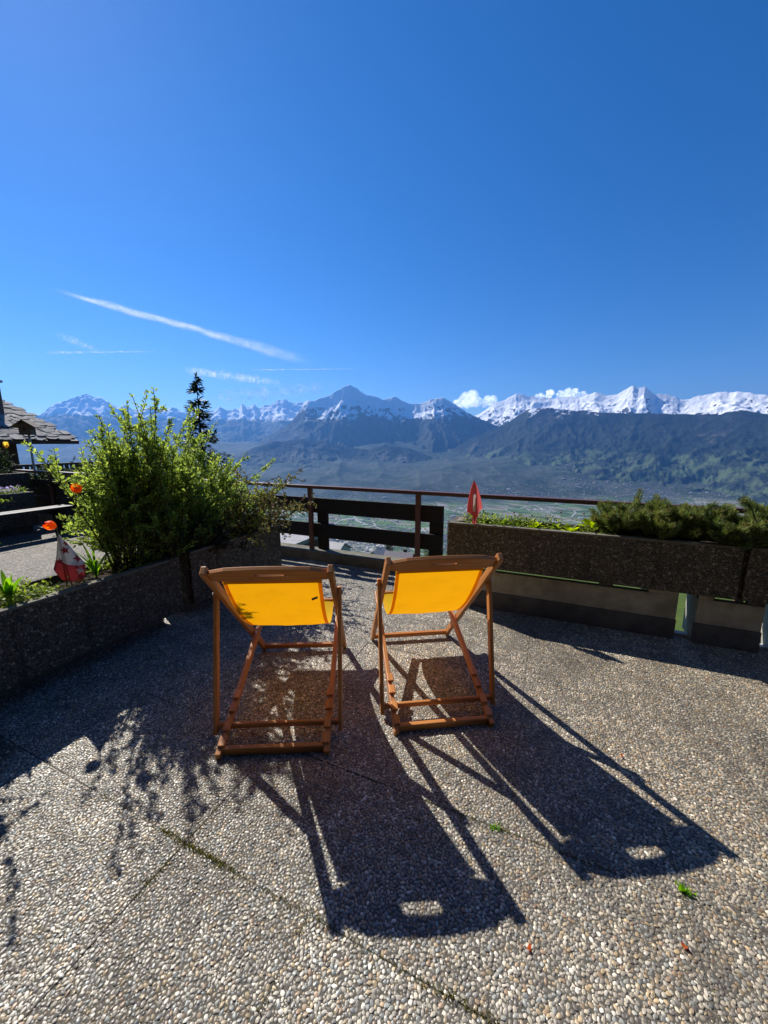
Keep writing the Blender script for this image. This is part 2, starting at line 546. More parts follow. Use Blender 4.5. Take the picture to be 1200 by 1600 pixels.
def build_terrain():
    th = np.concatenate([np.linspace(-180, -62, 40, endpoint=False), np.linspace(-62, 62, 620), np.linspace(62, 180, 40, endpoint=False)[1:]])
    th = np.radians(th); nt_ = len(th)
    r = np.concatenate([np.geomspace(2.0, 900, 90, endpoint=False), np.linspace(900, 2600, 40, endpoint=False), np.geomspace(2600, 14000, 170)])
    T, RR = np.meshgrid(th, r)
    x = RR * np.sin(T); y = RR * np.cos(T)
    z = np.clip(terrain_z(x, y), -900, 1900)
    v = np.stack([x, y, z], -1).reshape(-1, 3)
    i = np.arange(len(r) - 1)[:, None] * nt_; j = np.arange(nt_)[None, :]; j2 = (j + 1) % nt_
    f = np.stack([i + j, i + j2, i + nt_ + j2, i + nt_ + j], -1).reshape(-1, 4)
    v = np.vstack([v, [[0, 0, -2]]]); o = arr_mesh('terrain', v, f[:, ::-1])
    ob = link('terrain', o, M['terrain'], None, True)
    tag(ob, kind='structure')


build_terrain()


def mountain(name, pts, R0, r0, foot, mat, nt_=620, seed=0, p=1.25, carve=.34, spur=1500., jag=.0022, warp=.05, nr=130, rough=.13):
    az = np.array([px_dir(*q)[0] for q in pts]); te = np.array([px_dir(*q)[1] for q in pts])
    th = np.linspace(az[0], az[-1], nt_)
    e = np.interp(th, az, te)
    arc = th * R0
    Rc = R0 * (1 + warp * (fbm(arc / 4000, arc * 0 + 3.3, 3, seed) - .5) * 2)
    zc = EYE + Rc * e
    tt = 1 - (1 - np.linspace(0, 1, nr)) ** 1.5
    back = np.linspace(0, 1, 26)[1:]
    Tm, S = np.meshgrid(th, tt)
    A = Tm * R0
    rr = r0 + (Rc[None, :] - r0) * S
    base = foot + (zc[None, :] - foot) * S ** p
    H_ = zc[None, :] - foot
    X = rr * np.sin(Tm); Y = rr * np.cos(Tm)
    wx = (fbm(X / 1900, Y / 1900, 4, seed + 50) - .5) * 1500; wy = (fbm(X / 1900 + 9, Y / 1900, 4, seed + 60) - .5) * 1500
    sp = ridged((X + wx) / (spur * 1.7), (Y + wy) / (spur * 2.6), 6, seed + 20, .52)
    fine = ridged((X + wx * .7) / (spur * .46), (Y + wy * .7) / (spur * .40), 6, seed + 33, .55)
    env = np.sin(np.pi * np.clip(S, 0, 1) ** 1.1) ** .8
    crest = np.clip((1 - S) * 9, 0, 1)
    zz = base - carve * H_ * env * (1 - sp) * .95 - rough * H_ * env ** .5 * np.clip((1 - S) * 22, 0, 1) * (1 - fine)
    zz = zz + (fbm(X / 130, Y / 130, 4, seed + 70) - .5) * 60 * crest * np.clip(S * 4, 0, 1)
    jg = (ridged(X / 520, Y / 520, 5, seed + 5, .6) - .42) * 1.5 + (fbm(X / 170, Y / 170, 4, seed + 8, .6) - .5) * 3.0
    zz = zz + jg * jag * R0 * np.clip(1 - (1 - S) * 3.5, 0, 1)
    zc = zz[-1]
    # the side away from the valley
    Tb, Sb = np.meshgrid(th, back)
    rb = Rc[None, :] * (1 + .14 * Sb)
    zb = zc[None, :] + (foot - zc[None, :]) * Sb ** .8 - 140 * np.sin(np.pi * Sb) * ridged(Tb * R0 / 900, Sb * 3, 4, seed + 90)
    Tm = np.vstack([Tm, Tb]); rr = np.vstack([rr, rb]); zz = np.vstack([zz, zb])
    v = np.stack([rr * np.sin(Tm), rr * np.cos(Tm), zz], -1).reshape(-1, 3)
    n0 = Tm.shape[0]
    i = np.arange(n0 - 1)[:, None] * nt_; j = np.arange(nt_ - 1)[None, :]
    f = np.stack([i + j, i + nt_ + j, i + nt_ + j + 1, i + j + 1], -1).reshape(-1, 4)
    f = f[:, ::-1]
    ob = link(name, arr_mesh(name, v, f), mat, None, True)
    return tag(ob, kind='structure')


def m_all():
    left = [(-260, 690), (-140, 668), (-40, 660), (20, 664), (60, 650), (78, 637), (96, 629), (112, 623), (124, 619), (134, 614), (144, 619), (152, 621), (160, 622), (168, 628), (184, 637), (196, 633), (210, 640), (232, 637),
            (250, 642), (268, 636), (290, 645), (312, 640), (330, 641), (343, 636), (352, 640), (362, 640), (373, 639), (378, 630), (384, 636), (392, 637), (397, 633), (404, 639), (416, 634), (426, 631), (434, 626), (441, 624),
            (452, 628), (463, 629), (474, 628), (484, 626), (500, 632), (530, 640), (600, 655), (700, 680), (780, 715)]
    mountain('mountain_range', left, 16500, 8600, -900, m_mountain('snow_massif_far', 620, -400, 110, .5, 1500, 840), seed=3, spur=1300, nr=110, jag=.0030)
    centre = [(180, 790), (280, 755), (330, 732), (365, 712), (400, 692), (430, 676), (455, 660), (470, 640), (481, 627), (492, 626), (502, 622), (515, 619), (522, 614), (530, 609), (536, 605), (541, 604), (546, 601),
              (551, 604), (557, 606), (563, 611), (570, 616), (580, 619), (590, 621), (598, 625), (606, 624), (612, 621), (618, 620), (625, 624), (634, 629), (645, 631), (655, 630), (663, 629), (672, 624), (682, 623),
              (692, 622), (702, 626), (712, 632), (722, 639), (735, 647), (750, 654), (775, 665), (810, 690), (860, 720), (930, 760)]
    mountain('mountain_peak', centre, 11500, 6400, -900, m_mountain('snow_peak', 540, -380, 110, .55, 1900, 640), seed=17, spur=1250, carve=.42, jag=.0017, rough=.17)
    mountain('mountain_foothill', [(150, 800), (230, 765), (290, 742), (345, 728), (395, 700), (430, 690), (470, 686), (510, 690), (545, 700), (575, 702), (600, 695), (640, 700), (680, 716), (720, 730), (790, 752), (860, 775)],
             8700, 5800, -900, m_mountain('wooded_foothill', 2500, -420, 150, .55, 1500, 2300), seed=29, spur=800, carve=.3, jag=.001, nr=90)
    right = [(640, 730), (690, 690), (720, 664), (736, 652), (750, 646), (762, 638), (772, 631), (788, 626), (798, 619), (807, 615), (818, 617), (832, 619), (848, 621), (862, 622), (878, 622), (894, 620), (910, 620), (922, 617),
             (930, 613), (938, 615), (946, 617), (958, 617), (966, 615), (975, 610), (983, 606), (990, 603), (998, 606), (1008, 604), (1015, 610), (1024, 616), (1034, 616), (1042, 616), (1052, 619), (1062, 623), (1072, 624),
             (1084, 621), (1096, 618), (1108, 617), (1118, 614), (1126, 612), (1140, 614), (1152, 611), (1166, 613), (1180, 615), (1200, 619), (1260, 616), (1340, 625), (1450, 640), (1600, 655)]
    mountain('mountain_range', right, 14500, 9000, -500, m_mountain('snow_range', 760, -400, 160, .5, 2100, 500), seed=41, spur=1500, carve=.34, jag=.0016, rough=.17, nt_=760, p=.95)
    front = [(560, 770), (620, 748), (660, 728), (700, 706), (740, 684), (770, 671), (795, 660), (812, 648), (826, 639), (845, 638), (862, 638), (885, 640), (910, 642), (937, 644), (975, 646), (1012, 646), (1060, 647),
             (1100, 648), (1130, 646), (1160, 640), (1200, 648), (1280, 645), (1400, 655), (1600, 670)]
    mountain('mountain_shoulder', front, 9600, 6000, -900, m_mountain('wooded_shoulder', 690, -330, 120, .85, 900, 620), seed=55, spur=1150, carve=.34, jag=.0016, nt_=760, p=1.3)


m_all()


# ---- far villages (nobody could count these): little gabled blocks in one mesh
def village():
    vs_, fs, cols = [], [], []
    b = 0
    def put(x, y, s, h, a, wc, rc):
        nonlocal b
        z = float(terrain_z(np.array([x]), np.array([y]))[0]) - 1
        c, sn = math.cos(a), math.sin(a)
        L, w = s, s * .7
        base = [(-L, -w), (L, -w), (L, w), (-L, w)]
        pts = [(x + c * p - sn * q, y + sn * p + c * q) for p, q in base]
        for zz in (z, z + h):
            vs_.extend([(p[0], p[1], zz) for p in pts]); cols.extend([wc] * 4)
        k = 1.08
        vs_.extend([(x + (c * p - sn * q) * k, y + (sn * p + c * q) * k, z + h + .02) for p, q in base]); cols.extend([rc] * 4)
        for p in (-L * k, L * k):
            vs_.append((x + c * p, y + sn * p, z + h + w * .75)); cols.append(rc)
        for f in ((0, 1, 5, 4), (1, 2, 6, 5), (2, 3, 7, 6), (3, 0, 4, 7), (8, 9, 13, 12), (10, 11, 12, 13), (9, 10, 13, 13), (11, 8, 12, 12)):
            fs.append([b + i for i in f])
        b += 14
    clusters = [(-500, 3150, 500, 330), (250, 3300, 420, 420), (700, 3050, 260, 200), (-1500, 3600, 700, 260), (1300, 3900, 700, 330), (100, 4300, 900, 360), (2500, 5400, 500, 160), (3300, 6200, 500, 150), (-900, 5200, 700, 170),
                (1500, 5600, 500, 170), (4300, 5600, 700, 170), (600, 2900, 150, 90)]
    for cx, cy, sp, n in clusters:
        for _ in range(n):
            x = random.gauss(cx, sp); y = random.gauss(cy, sp * .35)
            if y < 2850: continue
            k = random.random()
            wc = (.62, .6, .55) if k < .6 else (.5, .44, .36)
            rc = random.choice([(.30, .27, .25), (.22, .2, .2), (.34, .22, .17), (.45, .44, .43)])
            big = random.random() < .06
            put(x, y, random.uniform(5, 9) * (2.6 if big else 1), random.uniform(5, 9), random.uniform(-.4, .6), wc, rc)
    t = NT('far_house_paint')
    a = t.n('ShaderNodeAttribute', attribute_name='col', attribute_type='GEOMETRY').outputs['Color']
    t.pbr(a, .8, None, .2)
    me = bpy.data.meshes.new('village_houses')
    me.from_pydata(vs_, [], [list(dict.fromkeys(f)) for f in fs])
    at = me.attributes.new('col', 'FLOAT_COLOR', 'POINT')
    c = np.ones((len(vs_), 4), dtype=np.float32); c[:, :3] = np.array(cols); at.data.foreach_set('color', c.ravel())
    tag(link('village_houses', me, t.m), kind='stuff')


village()


# ------------------------------------------------------------------ clouds and contrails (outside the haze)
def m_cloud(name, dens, scale, stretch, lo, hi, power):
    t = NT(name)
    co = t.mapping(t.uv(), stretch)
    n = t.noise(co, scale, 7, .62, .3)
    edge = t.n('ShaderNodeSeparateXYZ'); t.l(t.uv(), edge.inputs[0])
    lw = t.n('ShaderNodeLayerWeight'); lw.inputs['Blend'].default_value = .5
    face = t.math('POWER', t.math('SUBTRACT', 1.0, lw.outputs['Facing']), power)
    ends = t.math('MULTIPLY', t.mapr(edge.outputs[0], 0, .12), t.mapr(edge.outputs[0], .62, 1, 1, 0))
    a = t.math('MULTIPLY', t.math('MULTIPLY', t.mapr(n, lo, hi), face), t.math('MULTIPLY', ends, dens), clamp=True)
    d = t.n('ShaderNodeBsdfDiffuse'); d.inputs['Color'].default_value = (.9, .9, .9, 1)
    tr = t.n('ShaderNodeBsdfTranslucent'); tr.inputs['Color'].default_value = (.9, .9, .9, 1)
    m1 = t.n('ShaderNodeMixShader'); m1.inputs[0].default_value = .55; t.l(d.outputs[0], m1.inputs[1]); t.l(tr.outputs[0], m1.inputs[2])
    tp = t.n('ShaderNodeBsdfTransparent')
    m2 = t.n('ShaderNodeMixShader'); t.l(a, m2.inputs[0]); t.l(tp.outputs[0], m2.inputs[1]); t.l(m1.outputs[0], m2.inputs[2])
    t.l(m2.outputs[0], t.out.inputs['Surface'])
    return t.m


def contrail(pa, pb, alt, ra, rb, mat, label, bend=0.0, group='ice trails left by aircraft'):
    """a flattened tube of ice cloud at height alt between two sight lines; ra/rb half widths in photo pixels"""
    P = []
    for (x, y) in (pa, pb):
        az, te = px_dir(x, y); d = alt / te
        P.append(Vector((d * math.sin(az), d * math.cos(az), alt)))
    n, k = 60, 14
    verts, faces, uv = [], [], []
    ax = (P[1] - P[0]); L = ax.length; ax.normalize()
    side = ax.cross(Vector((0, 0, 1))).normalized()
    for i in range(n + 1):
        s = i / n
        c = P[0].lerp(P[1], s) + side * (bend * L * math.sin(math.pi * s)) + side * (L * .004 * (math.sin(s * 23) + math.sin(s * 51 + 1)))
        dist = c.length
        rad = (ra + (rb - ra) * s) / F_PX * dist * (.75 + .5 * float(vnoise(np.array([s * 14.]), np.array([pa[0] * 1.3]), 5)[0]))
        for q in range(k):
            an = 2 * math.pi * q / k
            verts.append(c + side * (math.cos(an) * rad * 1.0) + Vector((0, 0, 1)) * (math.sin(an) * rad * .75))
            uv.append((s, q / k))
    for i in range(n):
        for q in range(k):
            q2 = (q + 1) % k
            faces.append((i * k + q, i * k + q2, (i + 1) * k + q2, (i + 1) * k + q))
    me = bpy.data.meshes.new('contrail'); me.from_pydata([tuple(v) for v in verts], [], faces)
    ul = me.uv_layers.new(name='UVMap')
    for p in me.polygons:
        for li in p.loop_indices:
            vi = me.loops[li].vertex_index
            qq = uv[vi][1]
            ul.data[li].uv = (uv[vi][0], abs(qq * 2 - 1))
    o = link('contrail', me, mat, None, True)
    o.visible_shadow = True
    return tag(o, label, 'contrail', group)


ck = m_cloud('contrail_thick', .62, 2.6, (7, 1.0, 1), .22, .70, 1.5)
ct = m_cloud('contrail_thin', .75, 3.0, (10, 1.0, 1), .36, .72, 1.5)
contrail((74, 451), (490, 568), 9500, 4.6, 12, ck, 'long white contrail slanting down across the left sky', .012)
contrail((70, 551), (262, 549), 9000, 2.6, 1.2, ct, 'short thin level contrail low in the left sky')
contrail((92, 524), (160, 550), 9000, 7, 4, ct, 'faint wispy smear joining the short level contrail')
contrail((285, 578), (450, 600), 8200, 8, 10, ct, 'feathery streak of cloud just above the left snow range')
contrail((330, 622), (545, 602), 7600, 13, 12, ct, 'broad pale veil of cloud beside the pointed summit')
contrail((390, 578), (575, 576), 9000, 1.4, .8, ct, 'hair thin level contrail below the long slanting one')


def cloud(cx, cy, w_px, h_px, dist, label, seed):
    rnd = random.Random(seed)
    az, te = px_dir(cx, cy)
    c = Vector((dist * math.sin(az), dist * math.cos(az), EYE + dist * te))
    s = dist / F_PX
    right = Vector((math.cos(az), -math.sin(az), 0))
    bm = bmesh.new()
    for i in range(30):
        a = rnd.uniform(-1, 1); hh = (1 - a * a) * rnd.uniform(-.5, .95)
        p = right * (a * w_px / 2 * s) + Vector((0, 0, hh * h_px / 2 * s)) + Vector((math.sin(az), math.cos(az), 0)) * (rnd.uniform(-.4, .4) * h_px * s)
        rr = rnd.uniform(.24, .46) * h_px * s * (1.1 - .6 * abs(a))
        bmesh.ops.create_icosphere(bm, subdivisions=3, radius=rr, matrix=Matrix.Translation(p))
    for v in bm.verts:
        q = v.co / (h_px * s)
        n = float(fbm(np.array([q.x * 6 + seed]), np.array([q.z * 6 + q.y * 4]), 4, seed)[0]) - .5
        v.co += v.normal * n * .22 * h_px * s
    me = bpy.data.meshes.new('cloud'); bm.to_mesh(me); bm.free()
    t = NT('cumulus')
    lw = t.n('ShaderNodeLayerWeight'); lw.inputs['Blend'].default_value = .5
    al = t.math('MULTIPLY', t.math('POWER', t.math('SUBTRACT', 1.0, lw.outputs['Facing']), 1.5), .8, clamp=True)
    d = t.n('ShaderNodeBsdfDiffuse'); d.inputs['Color'].default_value = (.92, .92, .93, 1)
    tl = t.n('ShaderNodeBsdfTranslucent'); tl.inputs['Color'].default_value = (.92, .92, .93, 1)
    m1 = t.n('ShaderNodeAddShader'); t.l(d.outputs[0], m1.inputs[0]); t.l(tl.outputs[0], m1.inputs[1])
    tp = t.n('ShaderNodeBsdfTransparent'); m2 = t.n('ShaderNodeMixShader'); t.l(al, m2.inputs[0]); t.l(tp.outputs[0], m2.inputs[1]); t.l(m1.outputs[0], m2.inputs[2])
    t.l(m2.outputs[0], t.out.inputs['Surface'])
    o = link('cloud', me, t.m, None, True)
    o.location = c
    rm = o.modifiers.new('Hull', 'REMESH'); rm.mode = 'VOXEL'; rm.voxel_size = h_px * s / 16; rm.use_smooth_shade = True
    return tag(o, label, 'cloud', 'small clouds behind the snow ranges')


cloud(744, 628, 62, 22, 21500, 'small white puffy cloud in the dip between the two snow ranges', 4)
cloud(880, 617, 70, 13, 21500, 'flat white cloud resting behind the left part of the right snow range', 9)


# ------------------------------------------------------------------ terrace floor: slabs and pebbles
SU, SV = .58, .55                                # slab pitch along the grid
U0, V0 = -1.21, .82                              # a joint crossing
U_R = -.84                                       # left end of the right hand trough


def pebble_group():
    g = bpy.data.node_groups.new('pebble_scatter', 'GeometryNodeTree')
    g.interface.new_socket('Geometry', in_out='INPUT', socket_type='NodeSocketGeometry')
    g.interface.new_socket('Geometry', in_out='OUTPUT', socket_type='NodeSocketGeometry')
    N = g.nodes.new; L = g.links.new
    gi = N('NodeGroupInput'); go = N('NodeGroupOutput')
    join = N('GeometryNodeJoinGeometry')
    for k in range(5):
        ic = N('GeometryNodeMeshIcoSphere'); ic.inputs['Radius'].default_value = 1.0; ic.inputs['Subdivisions'].default_value = 3
        sp = N('GeometryNodeSetPosition')
        nz = N('ShaderNodeTexNoise'); nz.noise_dimensions = '4D'; nz.inputs['W'].default_value = k * 3.7; nz.inputs['Scale'].default_value = .8; nz.inputs['Detail'].default_value = 1.0
        su = N('ShaderNodeVectorMath'); su.operation = 'SUBTRACT'; su.inputs[1].default_value = (.5, .5, .5); L(nz.outputs['Color'], su.inputs[0])
        sc = N('ShaderNodeVectorMath'); sc.operation = 'SCALE'; sc.inputs['Scale'].default_value = .9; L(su.outputs[0], sc.inputs[0])
        L(ic.outputs['Mesh'], sp.inputs['Geometry']); L(sc.outputs[0], sp.inputs['Offset'])
        sm = N('GeometryNodeSetShadeSmooth'); L(sp.outputs[0], sm.inputs[0])
        mt = N('GeometryNodeSetMaterial'); mt.inputs['Material'].default_value = M['pebble']; L(sm.outputs[0], mt.inputs[0])
        ti = N('GeometryNodeGeometryToInstance'); L(mt.outputs[0], ti.inputs[0]); L(ti.outputs[0], join.inputs[0])
    ip = N('GeometryNodeInstanceOnPoints'); L(gi.outputs[0], ip.inputs['Points']); L(join.outputs[0], ip.inputs['Instance'])
    ip.inputs['Pick Instance'].default_value = True
    def at(name, typ):
        a = N('GeometryNodeInputNamedAttribute'); a.data_type = typ; a.inputs['Name'].default_value = name; return a.outputs[0]
    L(at('pick', 'INT'), ip.inputs['Instance Index'])
    e = N('FunctionNodeEulerToRotation'); L(at('rot', 'FLOAT_VECTOR'), e.inputs[0]); L(e.outputs[0], ip.inputs['Rotation'])
    L(at('scl', 'FLOAT_VECTOR'), ip.inputs['Scale'])
    L(ip.outputs[0], go.inputs[0])
    return g


def m_pebble():
    t = NT('pebble')
    a = t.n('ShaderNodeAttribute', attribute_name='pcol', attribute_type='INSTANCER').outputs['Color']
    n = t.noise(t.obj(), 1.8, 4, .6)
    c = t.mix(t.mapr(n, .35, .7, 0, .45), a, t.mix(1.0, a, (.6, .58, .55), 'MULTIPLY'))
    t.pbr(c, t.mapr(n, .3, .7, .32, .62), None, .55)
    return t.m


M['pebble'] = m_pebble()
PEB = pebble_group()
PAL = np.array([(.36, .34, .30), (.28, .265, .24), (.20, .19, .18), (.44, .41, .35), (.56, .54, .50), (.33, .27, .19), (.40, .32, .21), (.24, .26, .27), (.15, .14, .135), (.30, .22, .16), (.66, .64, .60), (.30, .31, .30)])
PALW = np.array([.16, .17, .13, .11, .06, .09, .05, .08, .07, .04, .025, .045]); PALW /= PALW.sum()


def pack(w, h, seed, rmin=.0020, rmax=.0066, tries=90000):
    g = np.random.default_rng(seed)
    pts = np.zeros((9000, 3)); n = 0
    rad = np.sort(rmin + (rmax - rmin) * g.random(tries) ** 2.4)[::-1]
    rad = np.minimum(rad, rmax)
    xy = g.random((tries, 2)) * [w, h]
    for i in range(tries):
        r = rad[i]; x, y = xy[i]
        if x < r * .86 or y < r * .86 or x > w - r * .86 or y > h - r * .86: continue
        if n:
            d = (pts[:n, 0] - x) ** 2 + (pts[:n, 1] - y) ** 2
            if (d < ((pts[:n, 2] + r) * .90) ** 2).any(): continue
        pts[n] = (x, y, r); n += 1
        if n >= 9000: break
    return pts[:n]


TILES = [pack(SU, SV, s) for s in (1, 2, 3)]


def pebble_object(name, P, rad, normal_frame, parent=None, warm=None, seed=1, flat=.5):
    """P: Nx3 points; normal_frame: euler that turns +z to the surface normal"""
    g = np.random.default_rng(seed)
    n = len(P)
    me = bpy.data.meshes.new(name); me.vertices.add(n); me.vertices.foreach_set('co', np.asarray(P, dtype=np.float32).ravel())
    el = 1 + .42 * g.random(n)
    scl = np.stack([rad * el * 1.04, rad / el ** .5 * 1.1, rad * flat * (.8 + .4 * g.random(n))], 1)
    base = Matrix.Rotation(0, 3, 'Z') if normal_frame is None else normal_frame
    rots = np.zeros((n, 3), dtype=np.float32)
    ang = g.random(n) * 6.283; tx = (g.random(n) - .5) * .5; ty = (g.random(n) - .5) * .5
    if normal_frame is None:
        rots[:, 0] = tx; rots[:, 1] = ty; rots[:, 2] = ang
    else:
        for i in range(n):
            m = base @ Matrix.Rotation(ang[i], 3, 'Z') @ Matrix.Rotation(tx[i], 3, 'X')
            rots[i] = m.to_euler()
    col = PAL[g.choice(len(PAL), n, p=PALW)] * (.74 + .58 * g.random((n, 1))) * np.array([1.03, 1.0, .92])
    if warm is not None:
        col = col * warm
    c4 = np.ones((n, 4), dtype=np.float32); c4[:, :3] = col
    for nm, typ, key, arr in (('rot', 'FLOAT_VECTOR', 'vector', rots), ('scl', 'FLOAT_VECTOR', 'vector', scl.astype(np.float32)), ('pcol', 'FLOAT_COLOR', 'color', c4), ('pick', 'INT', 'value', g.integers(0, 5, n).astype(np.int32))):
        a = me.attributes.new(nm, typ, 'POINT'); a.data.foreach_set(key, arr.ravel())
    o = link(name, me, M['pebble'], parent)
    md = o.modifiers.new('Scatter', 'NODES'); md.node_group = PEB
    return o


def floor():
    root = empty('terrace', (0, 0, 0), GA)
    root['kind'] = 'structure'
    # bedding slab below the paving
    bed = MB().box(-14, U_R, -4, 4.28, -.28, -.045).box(U_R + .001, 6.5, -4, 3.66, -.28, -.045)
    MB().box(.9, 6.4, 3.60, 3.66, -.044, .012).build('sill', M['white'], root)
    bed.build('bedding', M['concrete'], root)
    slab_me = MB().box(.0005, SU - .0005, .0005, SV - .0005, -.042, 0).mesh('paving_slab')
    slab_me.materials.append(M['mortar'])
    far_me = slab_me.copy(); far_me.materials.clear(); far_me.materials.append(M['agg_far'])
    pts, rad, warm = [], [], []
    count = 0
    for i in range(-22, 10):
        for j in range(-6, 7):
            u = U0 + i * SU; v = V0 + j * SV
            vmax = 4.05 if u + SU <= U_R + .4 else 3.62
            if v + SV > vmax + .12 or v < -.9: continue
            c = W(u + SU / 2, v + SV / 2)
            inview = c.y > .25 and abs(c.x) < c.y * 1.02 + .55 and c.y > .45
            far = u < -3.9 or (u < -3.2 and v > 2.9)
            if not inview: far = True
            o = bpy.data.objects.new('paving_slab', far_me if far else slab_me); COL.objects.link(o); o.parent = root
            dz = random.uniform(-.0018, .0018)
            o.location = (u, v, dz)
            count += 1
            if far: continue
            T = TILES[(i * 5 + j * 3) % 3]
            x, y, r = T[:, 0], T[:, 1], T[:, 2]
            if (i + j) % 2: x = SU - x; y = SV - y
            if (i * 7 + j) % 3 == 0: x = SU - x
            uu = u + x; vv = v + y
            w = np.stack([uu * GU[0] + vv * GV[0], uu * GU[1] + vv * GV[1]], 1)
            keep = (w[:, 1] > .5) & (np.abs(w[:, 0]) < w[:, 1] * 1.06 + .3)
            pts.append(np.stack([w[:, 0], w[:, 1], np.full(len(w), dz - .001) + (RNG.random(len(w)) - .5) * .0022], 1)[keep]); rad.append(r[keep])
            tone = .88 + .2 * random.random()
            # browner, duller stone towards the right of the terrace
            st = fbm(w[keep][:, 0] * 1.6, w[keep][:, 1] * 1.6, 5, 88)
            tone = tone * (1.06 - .36 * np.clip((st - .5) * 4, 0, 1))[:, None] * (1 - .25 * (fbm(w[keep][:, 0] * 9, w[keep][:, 1] * 9, 3, 81) > .6))[:, None]
            k = np.clip((w[keep][:, 0] + .2) / 1.5, 0, 1)[:, None]
            warm.append(tone * ((1 - k) * np.array([1.12, 1.12, 1.12]) + k * np.array([.98, .90, .79])))
    P = np.vstack(pts); rr = np.concatenate(rad); wm = np.vstack(warm)
    o = pebble_object('pebbles', P, rr, None, None, wm, 5)
    tag(o, kind='stuff')
    print('slabs', count, 'pebbles', len(P))


floor()


def blades(name, pts, mat, h=(.006, .014), n_each=4, cols=((.10, .14, .03), (.16, .17, .04)), parent=None, spread=.006):
    V, Fc, C = [], [], []
    for (x, y, z) in pts:
        for _ in range(n_each):
            a = random.uniform(0, 6.283); hh = random.uniform(*h); px, py = x + random.gauss(0, spread), y + random.gauss(0, spread)
            lean = random.uniform(0, .8) * hh; w = hh * .16 + .0006
            dx, dy = math.cos(a), math.sin(a)
            b = len(V)
            V += [(px - dy * w, py + dx * w, z), (px + dy * w, py - dx * w, z), (px + dx * lean, py + dy * lean, z + hh)]
            Fc.append((b, b + 1, b + 2))
            k = random.random(); c = tuple(cols[0][i] * (1 - k) + cols[1][i] * k for i in range(3))
            C += [c] * 3
    return link(name, arr_mesh(name, V, Fc, np.array(C)), mat, parent)


def moss():
    P = []
    def run(u0, v0, u1, v1, n, sd=.0035):
        for _ in range(n):
            s = random.random()
            if random.random() > .35 + .65 * float(vnoise(np.array([s * 9.]), np.array([u0 * 3 + v0 * 7]), 2)[0]): continue
            w = W(u0 + (u1 - u0) * s, v0 + (v1 - v0) * s)
            P.append((w.x + random.gauss(0, sd), w.y + random.gauss(0, sd), .001))
    run(-1.75, V0, -.05, V0, 260)
    run(-1.35, V0, -.95, V0, 300)
    run(-.2, V0, .02, V0, 110)
    run(U0, .62, U0, 1.0, 110)
    run(-.4, V0 + SV, .3, V0 + SV, 160)
    run(.53, .7, .53, 1.4, 40)
    run(-.63, .5, -.63, .82, 40)
    o = blades('moss', P, M['leaf_dull'], (.004, .010), 3, ((.12, .12, .025), (.2, .2, .04)))
    tag(o, kind='stuff')


moss()


def weed(p, n, label, hgt=.03):
    P = [(random.gauss(0, .006), random.gauss(0, .006), 0) for _ in range(n)]
    o = blades('weed', P, M['leaf'], (hgt * .6, hgt), 3, ((.10, .26, .03), (.2, .38, .05)))
    o.location = (p[0], p[1], .002)
    tag(o, label, 'weed', 'weeds in the paving joints')


weed(W(.535, 1.40), 15, 'bright green weed tuft in a joint just below the right chair shadow', .028)
weed(W(-.10, 1.37), 8, 'tiny green weed in a joint between the two chair shadows', .02)


def petal_on_floor(x, y, label):
    V = []; n = 7
    for i in range(n):
        a = 2 * math.pi * i / n; V.append((math.cos(a) * .010, math.sin(a) * .006, .006 + .005 * math.cos(2 * a)))
    V.append((0, 0, .003))
    o = link('fallen_petal', arr_mesh('fallen_petal', V, [(i, (i + 1) % n, n) for i in range(n)], np.array([(.55, .12, .02)] * (n + 1))), M['petal'], None, True)
    o.location = (x, y, .004); o.rotation_euler = (0, 0, x * 9)
    tag(o, label, 'petal', 'orange petals on the paving')


petal_on_floor(.935, .92, 'orange fallen petal at the bottom right of the paving')
petal_on_floor(1.19, 1.65, 'orange fallen petal right of the right chair shadow')
petal_on_floor(.45, .915, 'orange fallen petal between both shadow tips at the front')


